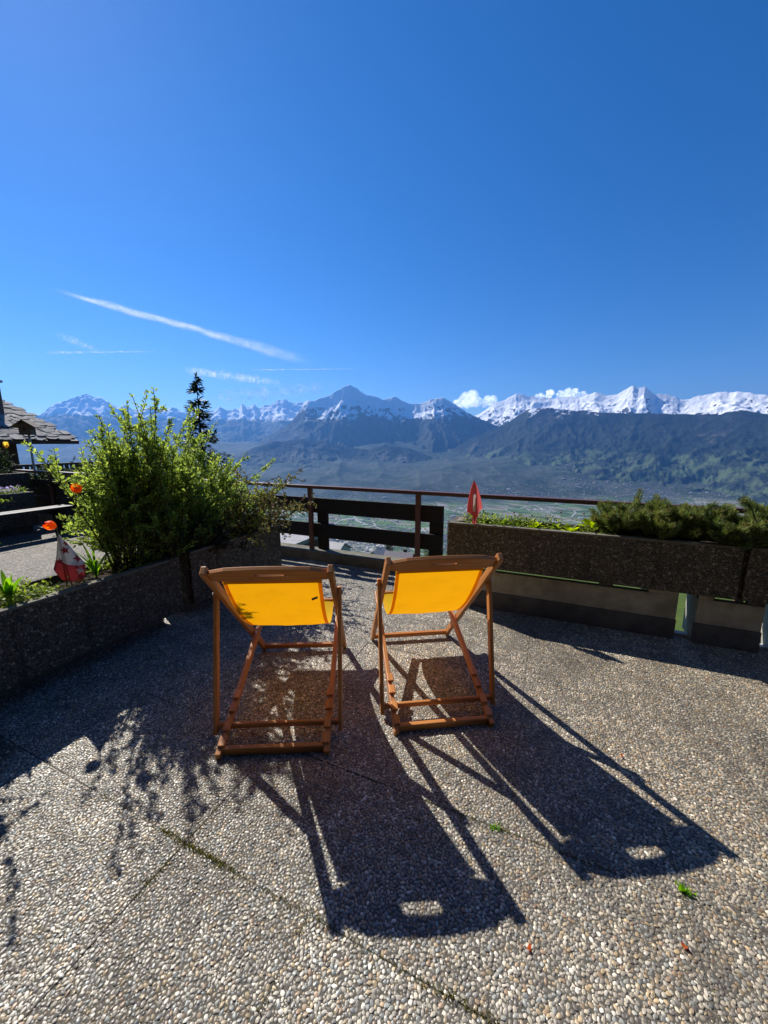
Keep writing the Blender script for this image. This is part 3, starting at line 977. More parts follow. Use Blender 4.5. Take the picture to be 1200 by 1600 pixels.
# ------------------------------------------------------------------ troughs
def rounded_trough(name, L, D, z0, z1, label, group, loc, rz, wall=.055, facing_seed=1, facing=True):
    """local x along the length, front face at y = 0, body towards +y"""
    t = empty(name, loc, rz, label, 'planter', group)
    m = MB()
    m.box(0, L, 0, wall, z0, z1); m.box(0, L, D - wall, D, z0, z1)
    m.box(0, wall, wall, D - wall, z0, z1); m.box(L - wall, L, wall, D - wall, z0, z1)
    m.box(wall, L - wall, wall, D - wall, z0, z0 + .06)
    bm = bmesh.new(); me0 = m.mesh('shell'); bm.from_mesh(me0)
    bmesh.ops.remove_doubles(bm, verts=bm.verts, dist=1e-5)
    me = bpy.data.meshes.new('shell'); bm.to_mesh(me); bm.free()
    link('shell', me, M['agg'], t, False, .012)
    # bare rounded rim along the front
    MB().box(.006, L - .006, -.004, wall + .004, z1 - .012, z1 + .006).build('rim', M['concrete'], t, False, .005)
    # soil with an uneven top
    nx, ny = max(8, int(L / .06)), 8
    gx, gy = np.meshgrid(np.linspace(wall - .002, L - wall + .002, nx), np.linspace(wall - .002, D - wall + .002, ny))
    gz = z1 - .045 + (fbm(gx * 7, gy * 7, 3, facing_seed) - .5) * .05
    v = np.stack([gx, gy, gz], -1).reshape(-1, 3)
    i = np.arange(ny - 1)[:, None] * nx; j = np.arange(nx - 1)[None, :]
    f = np.stack([i + j, i + j + 1, i + nx + j + 1, i + nx + j], -1).reshape(-1, 4)
    link('soil', arr_mesh('soil', v, f), M['soil'], t, True)
    if facing:
        P, Rr = [], []
        tl = TILES[facing_seed % 3]
        for a in range(int(L / SU) + 1):
            x = tl[:, 0] + a * SU; z = z0 + .01 + tl[:, 1]
            if a % 2: x = SU * (2 * a + 1) - x
            k = (x < L - .012) & (z < z1 - .016) & (RNG.random(len(x)) < .8)
            P.append(np.stack([x[k], np.full(k.sum(), .001) + RNG.random(k.sum()) * .003, z[k]], 1)); Rr.append(tl[k, 2] * .82)
        # end faces
        P = np.vstack(P); Rr = np.concatenate(Rr)
        fr = Matrix.Rotation(R(90), 3, 'X')
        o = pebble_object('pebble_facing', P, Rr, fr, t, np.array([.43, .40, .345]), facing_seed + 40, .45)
        tag(o, kind='stuff')
    return t


TZ0, TZ1 = .41, .81
FV = 3.43                                        # front plane of the raised right hand troughs
LU = -2.80                                       # front plane of the low left hand troughs
tr1 = rounded_trough('planter_trough', 1.325 - U_R, .40, TZ0, TZ1, 'long raised aggregate trough with the little red flag at its left end', 'aggregate planter troughs', W(U_R, FV), GA, facing_seed=1)
tr2 = rounded_trough('planter_trough', 2.2, .40, TZ0, TZ1, 'raised aggregate trough cut by the right picture edge, beyond the dark joint', 'aggregate planter troughs', W(1.352, FV), GA, facing_seed=2)
# the low troughs run along v; their front looks along +u: local x = -v
tl1 = rounded_trough('planter_trough', 2.75, .50, .13, .60, 'low dark trough at the left edge holding the white starred flag and tulips', 'aggregate planter troughs', W(LU, -.62), GA + R(90), facing_seed=3)
tl2 = rounded_trough('planter_trough', 1.21, .50, .13, .61, 'low trough behind the left chair holding the dark spreading shrub', 'aggregate planter troughs', W(LU, 2.235), GA + R(90), facing_seed=4)


def block(name, u0, u1, v0, v1, label, pil=None, zt=.362):
    t = empty(name, W(u0, v0), GA, label, 'wall', 'low walls under the raised troughs')
    L, D = u1 - u0, v1 - v0
    MB().box(0, L, 0, D, .001, zt).build('wall_body', M['paint_wall'], t, False, .004)
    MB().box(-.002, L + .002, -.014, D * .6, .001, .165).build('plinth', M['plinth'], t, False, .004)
    if pil:
        a, b = pil
        MB().box(a, b, .003, D + .20, .002, TZ0 - .002).build('pilaster', M['paint_wall'], t)
    return t


block('low_wall', U_R + .02, 1.0, 3.505, 3.565, 'long pale low wall with dark plinth under the flag trough', (1.62, 1.819))
block('low_wall', 1.125, 1.52, 3.505, 3.565, 'short pale wall stub between the two bright gaps under the trough', (.001, .09))
block('low_wall', 1.605, 3.5, 3.505, 3.565, 'pale low wall at the right picture edge under the second trough', (.001, .12))


def support(u, v, z1, label):
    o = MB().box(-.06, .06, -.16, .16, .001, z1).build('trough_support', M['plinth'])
    o.location = W(u, v); o.rotation_euler = (0, 0, GA)
    tag(o, label, 'support', 'concrete supports below the troughs')


for tr, L, s, z1 in ((tl1, 2.75, 4, .132), (tl2, 1.21, 2, .132)):
    m = MB()
    m.box(.05, L - .05, .21, .45, .001, z1)
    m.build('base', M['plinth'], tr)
for tr, L in ((tr1, 1.325 - U_R), (tr2, 2.2)):
    for k in (.12, L * .62, L - .15):
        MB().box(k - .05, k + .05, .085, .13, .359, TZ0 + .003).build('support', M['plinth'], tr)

# curb beam along the terrace edge
t = empty('curb', W(-14, 4.08), GA, 'low mossy concrete curb under the dark board railing', 'curb')
MB().box(0, U_R + 14 - .02, 0, .2, -.2, .135).build('curb_beam', M['concrete'], t, False, .012)


# ------------------------------------------------------------------ railing
def railing():
    v = 4.15
    t = empty('railing', W(-2.86, v), GA, 'dark brown railing with wide horizontal boards overlooking the valley', 'railing')
    x = lambda u: u + 2.86
    MB().beam((x(-9.95), 0, .985), (x(4.6), 0, .975), .085, .042, (0, 1, 0)).build('handrail', M['rail'], t, False, .006)
    for k in range(9):
        u = -1.37 - 1.49 * (k - 0)
        if u < -9.9: break
        MB().box(x(u) - .031, x(u) + .031, -.02, .02, .0, .964).build('post', M['rail'], t, False, .004)
    for u in (1.61, 3.1):
        MB().box(x(u) - .031, x(u) + .031, -.02, .02, -.3, .956).build('post', M['rail'], t, False, .004)
    for z0, z1 in ((.632, .832), (.302, .492)):
        for (a, b) in ((-2.63, -1.085), (-4.12, -2.645), (-5.6, -4.135), (-7.1, -5.615), (-9.9, -7.115)):
            MB().box(x(a), x(b), .024, .054, z0, z1).build('board', M['board'], t, False, .004)
    for z0, z1 in ((.497, .627), (.14, .297)):
        MB().box(x(-9.9), x(-6.2), .026, .052, z0, z1).build('board', M['board'], t, False, .004)
    for a, b in ((-1.25, -1.085), (-2.80, -2.64), (-4.3, -4.14), (-5.8, -5.64), (-7.3, -7.14)):
        MB().box(x(a), x(b), .058, .09, .13, .828).build('upright_board', M['board'], t, False, .004)


railing()


# ------------------------------------------------------------------ deck chairs
def deck_chair():
    t = empty('deck_chair')
    wd = M['teak']
    yA, LA, al = 1.06, 1.344, R(45.16)
    wA, wB, wC = .602, .5336, .655
    LB, be = 1.136, R(19.89)
    tc, sc = .787, .159
    A = lambda s, q, off=0: Vector((s * wA / 2, yA - q * LA * math.cos(al), q * LA * math.sin(al) + off))
    B = lambda s, q, off=0: Vector((s * wB / 2, q * LB * math.cos(be), q * LB * math.sin(be) + off))
    for s in (-1, 1):
        MB().beam(A(s, .012, .006), A(s, 1.0), .028, .046).build('back_rail', wd, t, False, .005)
        o = MB().beam(B(s, .018, .006), B(s, 1.0), .028, .046).build('seat_rail', wd, t, False, .005)
        # notched blocks that take the prop bar
        nrm = Vector((0, -math.sin(be), math.cos(be)))
        for q in (.055, .125, .215, .285):
            p0 = B(s, q) + nrm * .031; p1 = B(s, q + .048) + nrm * .031
            p0.x -= s * .006; p1.x -= s * .006
            MB().beam(p0, p1, .036, .020, (1, 0, 0), .036, .014).build('notch_block', wd, o, False, .003)
        ct = Vector((s * wC / 2, yA - tc * LA * math.cos(al), tc * LA * math.sin(al) + .012))
        cb = Vector((s * wC / 2, sc * LB * math.cos(be) , sc * LB * math.sin(be)))
        d = (ct - cb).normalized()
        p = MB().beam(cb - d * .03, ct + d * .02, .022, .042).build('prop_post', wd, t, False, .005)
        MB().tube([ct + Vector((s * .012, 0, -.012)), ct + Vector((s * .019, 0, -.012))], .011, 12).build('pivot_bolt', M['metal'], p, True)
    bar = lambda p, q, r: MB().tube([p, q], r, 12)
    # prop bar, seat bar, stretchers
    cb = Vector((0, sc * LB * math.cos(be), sc * LB * math.sin(be) + .012))
    MB().beam(cb + Vector((-wC / 2, 0, 0)), cb + Vector((wC / 2, 0, 0)), .030, .022, (0, 0, 1)).build('prop_bar', wd, t, False, .008)
    f = B(0, .985)
    MB().beam(f + Vector((-wB / 2 + .013, 0, .004)), f + Vector((wB / 2 - .013, 0, .004)), .034, .022, (0, -math.sin(be), math.cos(be))).build('seat_bar', wd, t, False, .006)
    r = B(0, .05)
    MB().beam(r + Vector((-wB / 2 + .013, 0, .004)), r + Vector((wB / 2 - .013, 0, .004)), .054, .022, (0, -.25, 1)).build('rear_stretcher', wd, t, False, .004)
    g = A(0, .05)
    MB().beam(g + Vector((-wA / 2 + .013, 0, 0)), g + Vector((wA / 2 - .013, 0, 0)), .040, .022, (0, -.4, 1)).build('front_stretcher', wd, t, False, .004)
    # crowned top board with a hand slot, lying in the plane of the back frame
    n = 48
    e = Vector((0, -math.cos(al), math.sin(al))); nn = Vector((0, math.sin(al), math.cos(al)))
    hw = wA / 2 - .014
    outer, inner = [], []
    for k in range(n):
        a = 2 * math.pi * k / n
        ca, sa = math.cos(a), math.sin(a)
        m_ = max(abs(ca) / hw, abs(sa) / .055)
        ox, oy = ca / m_, sa / m_
        if oy > .0: oy = oy + (.020 * (1 - (ox / hw) ** 2)) * (oy / .055)
        outer.append((ox, oy))
        sx = .072 * max(-1, min(1, ca * 1.0)); r_ = .0135
        ix = .058 * (1 if ca > 0 else -1) * min(1, abs(ca) * 1.6) + r_ * ca; iy = .014 + r_ * (sa if abs(sa) > .25 else sa)
        inner.append((ix, iy))
    # match the outer loop to the narrow slot
    c0 = A(0, .955)
    vs_, fs = [], []
    for side in (-.011, .011):
        for L_ in (outer, inner):
            for (x, y) in L_:
                vs_.append(c0 + Vector((x, 0, 0)) + e * y + nn * side)
    for k in range(n):
        k2 = (k + 1) % n
        o0, i0, o1, i1 = 0, n, 2 * n, 3 * n
        fs += [(o0 + k, o0 + k2, i0 + k2, i0 + k), (o1 + k, i1 + k, i1 + k2, o1 + k2), (o0 + k, o1 + k, o1 + k2, o0 + k2), (i0 + k, i0 + k2, i1 + k2, i1 + k)]
    mb = MB(); mb._add(vs_, fs, [[(vs_[i].x, (vs_[i].z)) for i in f_] for f_ in fs])
    o = mb.build('top_bar', wd, t, False, .003)
    sp = c0 - nn * .012 + e * .006 + Vector((.09, 0, 0))
    MB().tube([sp, sp - nn * .002], .0035, 10).build('screw', M['metal'], o)
    # canvas sling
    P0 = A(0, .905); P2 = B(0, .985) + Vector((0, 0, .012))
    Cc = Vector((0, .56, .235))
    nl, nw = 34, 12
    V = []
    wt, wb_ = .495, .455
    for i in range(nl + 1):
        s = i / nl
        p = P0 * (1 - s) ** 2 + Cc * (2 * s * (1 - s)) + P2 * s * s
        w = wt + (wb_ - wt) * s
        for j in range(nw + 1):
            q = j / nw * 2 - 1
            dip = .012 * (1 - q * q) * math.sin(math.pi * s) + .0016 * math.sin(q * 9 + s * 5)
            V.append((q * w / 2, p.y + dip * .4, p.z - dip))
    Fc = [(i * (nw + 1) + j, i * (nw + 1) + j + 1, (i + 1) * (nw + 1) + j + 1, (i + 1) * (nw + 1) + j) for i in range(nl) for j in range(nw)]
    me = arr_mesh('canvas', V, Fc)
    ul = me.uv_layers.new(name='UVMap')
    va = np.array(V)[np.array(Fc).ravel()]
    ul.data.foreach_set('uv', np.stack([va[:, 0], va[:, 1] * 1.2 - va[:, 2]], 1).astype(np.float32).ravel())
    cv = link('canvas', me, M['canvas'], t, True)
    for sg in (-1, 1):
        hv = []
        for i in range(nl + 1):
            for j in ((0, 1) if sg < 0 else (nw - 1, nw)):
                p = V[i * (nw + 1) + j]
                q = V[i * (nw + 1) + (0 if sg < 0 else nw)]
                x_ = p[0] if j in (0, nw) else q[0] - sg * .02
                hv.append((x_, q[1] - .0022, q[2] - .0022))
        hm = arr_mesh('side_hem', hv, [(2 * i, 2 * i + 1, 2 * i + 3, 2 * i + 2) for i in range(nl)])
        hm.uv_layers.new(name='UVMap')
        link('side_hem', hm, M['canvas'], cv, True)
    # stitched pocket wrapped under the top board
    hb = MB()
    for q0, q1 in ((.0, .018),):
        a0 = P0 + e * .012 - nn * .0135; a1 = P0 - e * .02 - nn * .006
        hb._add([a0 + Vector((-wt / 2, 0, 0)), a0 + Vector((wt / 2, 0, 0)), a1 + Vector((wt / 2, 0, 0)), a1 + Vector((-wt / 2, 0, 0))], [(0, 1, 2, 3)])
        a2 = P0 + e * .012 + nn * .0135
        hb._add([a1 + Vector((-wt / 2, 0, 0)), a1 + Vector((wt / 2, 0, 0)), a2 + Vector((wt / 2, 0, 0)), a2 + Vector((-wt / 2, 0, 0))], [(0, 1, 2, 3)])
    hb.build('hem', M['hem'], cv)
    return t, cv


def copy_tree(o, parent=None):
    c = o.copy(); COL.objects.link(c); c.parent = parent
    for ch in list(o.children): copy_tree(ch, c)
    return c


chL, canvas_l = deck_chair()
chR = copy_tree(chL)
chL.location = (-.5537, 1.6221, 0); chL.rotation_euler = (0, 0, .0468)
chR.location = (.3352, 1.7981, 0); chR.rotation_euler = (0, 0, .1217)
tag(chL, 'left of two yellow canvas deck chairs, grey care tag on its back', 'deck chair', 'yellow deck chairs facing the valley')
tag(chR, 'right of two yellow canvas deck chairs, in front of the flag trough', 'deck chair', 'yellow deck chairs facing the valley')
MB().face([(.188, .233, .752), (.222, .222, .768), (.219, .237, .748), (.186, .248, .732)]).build('care_tag', M['tag'], canvas_l)


# ------------------------------------------------------------------ plants
def leaf_mass(name, pos, axis, nrm, L, Wd, col, mat, parent=None, fold=.18):
    pos = np.asarray(pos); axis = np.asarray(axis); nrm = np.asarray(nrm); L = np.asarray(L)[:, None]; Wd = np.asarray(Wd)[:, None]
    axis = axis / np.linalg.norm(axis, axis=1, keepdims=True)
    side = np.cross(axis, nrm); side /= np.linalg.norm(side, axis=1, keepdims=True) + 1e-9
    up = np.cross(side, axis)
    n = len(pos)
    V = np.empty((n, 6, 3))
    V[:, 0] = pos
    V[:, 1] = pos + axis * L * .38 + side * Wd * .5 + up * Wd * fold
    V[:, 2] = pos + axis * L * .72 + side * Wd * .36 + up * Wd * fold * .6
    V[:, 3] = pos + axis * L - up * L * .06
    V[:, 4] = pos + axis * L * .72 - side * Wd * .36 + up * Wd * fold * .6
    V[:, 5] = pos + axis * L * .38 - side * Wd * .5 + up * Wd * fold
    b = np.arange(n)[:, None] * 6
    Fc = np.concatenate([b + [0, 1, 2, 3], b + [0, 3, 4, 5]], 1).reshape(-1, 4)
    C = np.repeat(np.asarray(col), 6, axis=0)
    return link(name, arr_mesh(name, V.reshape(-1, 3), Fc, C), mat, parent)


def rnd_unit(n):
    v = RNG.normal(size=(n, 3)); return v / np.linalg.norm(v, axis=1, keepdims=True)


def stem_curve(b, d, L, bend, n=7):
    """points of a stem leaving b along d, bending by vector bend"""
    s = np.linspace(0, 1, n)[:, None]
    return b + d * L * s + bend * (s ** 2)


def tall_bush():
    root = empty('flowering_shrub', W(-3.06, 2.1, .56), 0, 'tall airy green shrub with upright twigs in the left troughs', 'shrub')
    sm = MB()
    LP, LA_, LN, LL, LW, LC = [], [], [], [], [], []
    def leafy(pts, k, sz, lo=.15, tone=1.0):
        n = len(pts)
        for _ in range(k):
            s = lo + (1 - lo) * random.random() ** .85
            i = min(int(s * (n - 1)), n - 2); f = s * (n - 1) - i
            p = pts[i] * (1 - f) + pts[i + 1] * f
            t_ = pts[i + 1] - pts[i]; t_ = t_ / np.linalg.norm(t_)
            o = rnd_unit(1)[0]; o = o - t_ * o.dot(t_) * .6
            ax = o + t_ * .7 + np.array([0, 0, .15])
            LP.append(p + o * .006); LA_.append(ax); LN.append(rnd_unit(1)[0] * .7 + np.array([0, 0, .7]))
            l = sz * random.uniform(.65, 1.25)
            LL.append(l); LW.append(l * random.uniform(.4, .55))
            k_ = random.random()
            c = np.array([.145, .225, .055]) * (1 - k_) + np.array([.275, .345, .085]) * k_
            if random.random() < .18: c = np.array([.10, .155, .045])
            LC.append(c * tone * random.uniform(.8, 1.15))
    N = 132
    for i in range(N):
        bx = random.gauss(0, .10); bv = random.uniform(-.30, .22) if i < 40 else max(-.34, random.gauss(0.16, .30))
        base = np.array(W(bx, bv, 0)) * 1.0
        base = np.array([base[0], base[1], random.uniform(-.03, .02)])
        lean_u = random.gauss(.02, .17); lean_v = random.gauss(.03, .22) + bv * .5; lean_v = max(-.16 if i < 40 else -.34, lean_v)
        d = np.array(W(lean_u, lean_v, 1.0)); d = d / np.linalg.norm(d)
        tall = i < 40
        if not tall and lean_v < -.2: bv = max(bv, -.2)
        L = random.uniform(1.08, 1.47) if tall else random.uniform(.55, 1.15)
        if bv > .16: L = min(L, random.uniform(.85, 1.2))
        if bv < -.14: L = min(L, random.uniform(.8, 1.3))
        bend = np.array(W(random.gauss(0, .15), max(-.12, random.gauss(.03, .17)), random.uniform(-.16, .0)))
        pts = stem_curve(base, d, L, bend, 9)
        sm.tube([Vector(p) for p in pts], [.0065 - .0045 * q / 8 for q in range(9)], 5)
        leafy(pts, int(115 * L), .0275, .12)
        for _ in range(int(9 * L)):
            s = random.uniform(.25, .92); q = int(s * 8)
            d2 = rnd_unit(1)[0] * .9 + d * .9; d2 = d2 / np.linalg.norm(d2)
            l2 = random.uniform(.12, .34) * (1.15 - .6 * s)
            p2 = stem_curve(pts[q], d2, l2, np.array([0, 0, random.uniform(-.02, .08)]), 5)
            sm.tube([Vector(p) for p in p2], [.003, .0026, .0022, .0018, .0012], 4)
            leafy(p2, int(34 + 80 * l2), .026, .1)
    # low leaf skirts leaning over the left trough
    for _ in range(130):
        base = np.array(W(random.gauss(.04, .1), random.uniform(-.2, .95), 0)); base[2] = random.uniform(0, .05)
        d = np.array(W(random.gauss(.12, .3), max(-.45, random.gauss(.05, .35)), random.uniform(.35, 1))); d /= np.linalg.norm(d)
        p2 = stem_curve(base, d, random.uniform(.2, .6), np.array([0, 0, -.03]), 6)
        sm.tube([Vector(p) for p in p2], [.004, .0035, .003, .0025, .002, .001], 4)
        leafy(p2, 48, .029, .1)
    sm.build('stems', M['bark'], root, True)
    leaf_mass('foliage', LP, LA_, LN, LL, LW, LC, M['leaf'], root)
    print('bush leaves', len(LP))


tall_bush()


def dark_shrub(name, u, v, z, label, spread, h, cols, nst, leafk, size, lean=(0, 0), cat='shrub', mat='leaf_dull', group=None, sd=1.0):
    root = empty(name, W(u, v, z), 0, label, cat, group)
    sm = MB(); LP, LA_, LN, LL, LW, LC = [], [], [], [], [], []
    for i in range(nst):
        base = np.array(W(random.gauss(0, spread * .25), random.gauss(0, spread * .3), 0))
        d = np.array(W(random.gauss(lean[0], .45 * sd), random.gauss(lean[1], .55 * sd), random.uniform(.35 + .4 * (1 - sd), 1.0))); d /= np.linalg.norm(d)
        L = h * random.uniform(.6, 1.15)
        pts = stem_curve(base, d, L, np.array(W(random.gauss(0, .1), random.gauss(0, .1), random.uniform(-.14, .02))), 7)
        sm.tube([Vector(p) for p in pts], [.006 - .0045 * q / 6 for q in range(7)], 5)
        tw = [pts]
        for _ in range(6):
            q = random.randint(2, 6); d2 = rnd_unit(1)[0] + d * .8; d2 /= np.linalg.norm(d2)
            p2 = stem_curve(pts[q], d2, random.uniform(.08, .22) * h / .6, np.zeros(3), 4)
            sm.tube([Vector(p) for p in p2], [.0025, .002, .0016, .001], 4); tw.append(p2)
        for pp in tw:
            for _ in range(leafk):
                s = random.uniform(.1, 1) * (len(pp) - 1); a = min(int(s), len(pp) - 2)
                p = pp[a] + (pp[a + 1] - pp[a]) * (s - a)
                o = rnd_unit(1)[0]
                LP.append(p); LA_.append(o + d * .4); LN.append(rnd_unit(1)[0] + np.array([0, 0, .6]))
                l = size * random.uniform(.6, 1.2); LL.append(l); LW.append(l * random.uniform(.45, .65))
                c = np.array(random.choice(cols)) * random.uniform(.75, 1.2); LC.append(c)
    sm.build('stems', M['bark'], root, True)
    leaf_mass('foliage', LP, LA_, LN, LL, LW, LC, M[mat], root)
    return root


dark_shrub('dark_shrub', -3.02, 2.98, .57, 'dark spreading shrub with small olive and purplish leaves behind the left chair', .6, .70,
           [(.07, .08, .03), (.17, .18, .05), (.26, .25, .08), (.11, .065, .05), (.32, .33, .11)], 62, 17, .030, (.28, .38))
dark_shrub('low_juniper', -2.98, 2.45, .56, 'low blackish green bush between the tall shrub and the dark spreading shrub', .5, .42,
           [(.018, .03, .016), (.03, .045, .02), (.024, .034, .026)], 46, 20, .026, (.1, .3))


dark_shrub('garden_bush', -3.14, .86, .57, 'leafy bush at the near end of the left trough', .12, .80, [(.05, .08, .02), (.10, .14, .03)], 30, 18, .036, (.0, -.02), 'bush', 'leaf', None, .2)


def strap_plant(name, u, v, z, n, L, label, group, cols=((.05, .13, .02), (.14, .28, .04)), wide=.018):
    root = empty(name, W(u, v, z), 0, label, 'plant', group)
    for i in range(n):
        a = random.uniform(0, 6.283); l = L * random.uniform(.6, 1.1); out = random.uniform(.1, .75)
        w = wide * random.uniform(.7, 1.2)
        V, C = [], []
        m = 9
        dx, dy = math.cos(a), math.sin(a)
        k = random.random(); c = np.array(cols[0]) * (1 - k) + np.array(cols[1]) * k
        for q in range(m + 1):
            s = q / m
            r_ = out * l * (s ** 1.5); zz = l * (s - .35 * out * s ** 3)
            ww = w * (math.sin(math.pi * min(1, .12 + s * .88)) ** .7) * (1 - .15 * s) / 2 if q < m else .0004
            px, py = dx * r_, dy * r_
            V += [(px - dy * ww, py + dx * ww, zz + .15 * ww), (px, py, zz - .25 * ww), (px + dy * ww, py - dx * ww, zz + .15 * ww)]; C += [c] * 3
        Fc = []
        for q in range(m):
            b = q * 3
            Fc += [(b, b + 1, b + 4, b + 3), (b + 1, b + 2, b + 5, b + 4)]
        link('leaf', arr_mesh('leaf', V, Fc, np.array(C)), M['leaf'], root, True)
    return root


# the left trough: strap leaves, ground cover, tulips
strap_plant('leafy_tuft', -3.04, 1.12, .555, 12, .25, 'broad upright green leaf tuft in the left trough left of the starred flag', 'green tufts in the left trough', wide=.032)
strap_plant('leafy_tuft', -2.96, .92, .555, 16, .17, 'sprawling yellow green leaf tuft at the left picture edge', 'green tufts in the left trough', ((.09, .17, .02), (.22, .33, .05)), .02)
strap_plant('leafy_tuft', -3.04, 1.62, .555, 12, .34, 'tall narrow leaf tuft between the starred flag and the tall shrub', 'green tufts in the left trough', wide=.024)
strap_plant('leafy_tuft', -3.02, .78, .555, 14, .2, 'low grassy tuft in the nearest end of the left trough', 'green tufts in the left trough', ((.09, .17, .02), (.2, .3, .05)), .018)


def ground_cover(name, u0, u1, v0, v1, z, n, size, cols, h=.06, mat='leaf', lab=None):
    uu = RNG.uniform(u0, u1, n); vv = RNG.uniform(v0, v1, n)
    keep = fbm(uu * 5, vv * 5, 3, 77) > .42
    uu, vv = uu[keep], vv[keep]; n = len(uu)
    pos = np.outer(uu, GU) + np.outer(vv, GV); pos[:, 2] = z + RNG.random(n) ** 1.5 * h
    ax = rnd_unit(n); ax[:, 2] = np.abs(ax[:, 2]) * .8 + .1
    nr = rnd_unit(n) * .5 + np.array([0, 0, 1])
    L = size * RNG.uniform(.6, 1.3, n)
    k = RNG.random((n, 1)); col = np.array(cols[0]) * (1 - k) + np.array(cols[1]) * k
    o = leaf_mass(name, pos, ax, nr, L, L * .6, col, M[mat])
    tag(o, kind='stuff')
    return o


ground_cover('ground_cover', -3.24, -2.83, .3, 2.05, .565, 6000, .026, ((.08, .13, .025), (.24, .30, .06)), .085)
ground_cover('ground_cover', -3.24, -2.83, 2.3, 3.38, .57, 1900, .022, ((.04, .06, .02), (.12, .15, .04)), .06)
ground_cover('ground_cover', -.72, .9, 3.47, 3.78, .775, 3600, .026, ((.07, .11, .025), (.2, .25, .05)), .10)
ground_cover('ground_cover', 1.4, 3.4, 3.47, 3.78, .775, 900, .022, ((.04, .06, .02), (.11, .13, .04)), .06)


def tulip(p, tilt, label, stem_to, r=.032):
    """open orange tulip: six petals; p is the flower base, tilt the direction it faces"""
    root = empty('tulip', stem_to, 0, label, 'tulip', 'orange tulips in the left trough')
    p = Vector(p) - Vector(stem_to)
    d = Vector(tilt).normalized()
    q = d.to_track_quat('Z', 'Y').to_matrix()
    mid = p * .6 + Vector((0, 0, p.z * .12))
    pts = [Vector((0, 0, 0)).lerp(mid, s / 4) for s in range(4)] + [mid, mid.lerp(p, .5) + Vector((0, 0, .012)), p]
    MB().tube(pts, .0042, 7).build('stem', M['stem'], root, True)
    for k in range(6):
        a = 2 * math.pi * k / 6; inner = .92 if k % 2 else 1.04
        V, C = [], []
        m, w_ = 8, 5
        for i in range(m + 1):
            s = i / m
            rad = r * inner * (math.sin(min(1, s * 1.35 + .05) * math.pi / 2) ** .8) * (1 - .22 * max(0, s - .6) / .4)
            z = r * 2.05 * s
            half = .66 * math.sin(math.pi * (.10 + .84 * s)) ** .65
            for j in range(w_ + 1):
                b = (j / w_ * 2 - 1) * half
                rr_ = rad * (1 - .06 * (j / w_ * 2 - 1) ** 2)
                v = q @ Vector((math.cos(a + b) * rr_, math.sin(a + b) * rr_, z))
                V.append(tuple(p + v))
                t_ = min(1, max(0, s)); C.append(np.array([.9, .36, .02]) * (1 - t_) + np.array([.88, .14, .012]) * t_)
        Fc = [(i * (w_ + 1) + j, i * (w_ + 1) + j + 1, (i + 1) * (w_ + 1) + j + 1, (i + 1) * (w_ + 1) + j) for i in range(m) for j in range(w_)]
        link('petal', arr_mesh('petal', V, Fc, np.array(C)), M['petal'], root, True)


M['stem'] = m_flat('plant_stem', (.08, .15, .035), .5, .1)
tulip((-2.135, 2.42, 1.005), (-.8, -.1, .25), 'orange tulip nodding left beside the tip of the starred flag', W(-3.02, 1.42, .56))
tulip((-2.06, 2.55, 1.215), (.1, -.55, .8), 'higher orange tulip in front of the tall shrub', W(-2.98, 1.72, .56))


# ------------------------------------------------------------------ the two little flags
def star_pts(n=5, r1=1.0, r2=.42, rot=math.pi / 2):
    return [((r1 if k % 2 == 0 else r2) * math.cos(rot + math.pi * k / n), (r1 if k % 2 == 0 else r2) * math.sin(rot + math.pi * k / n)) for k in range(2 * n)]


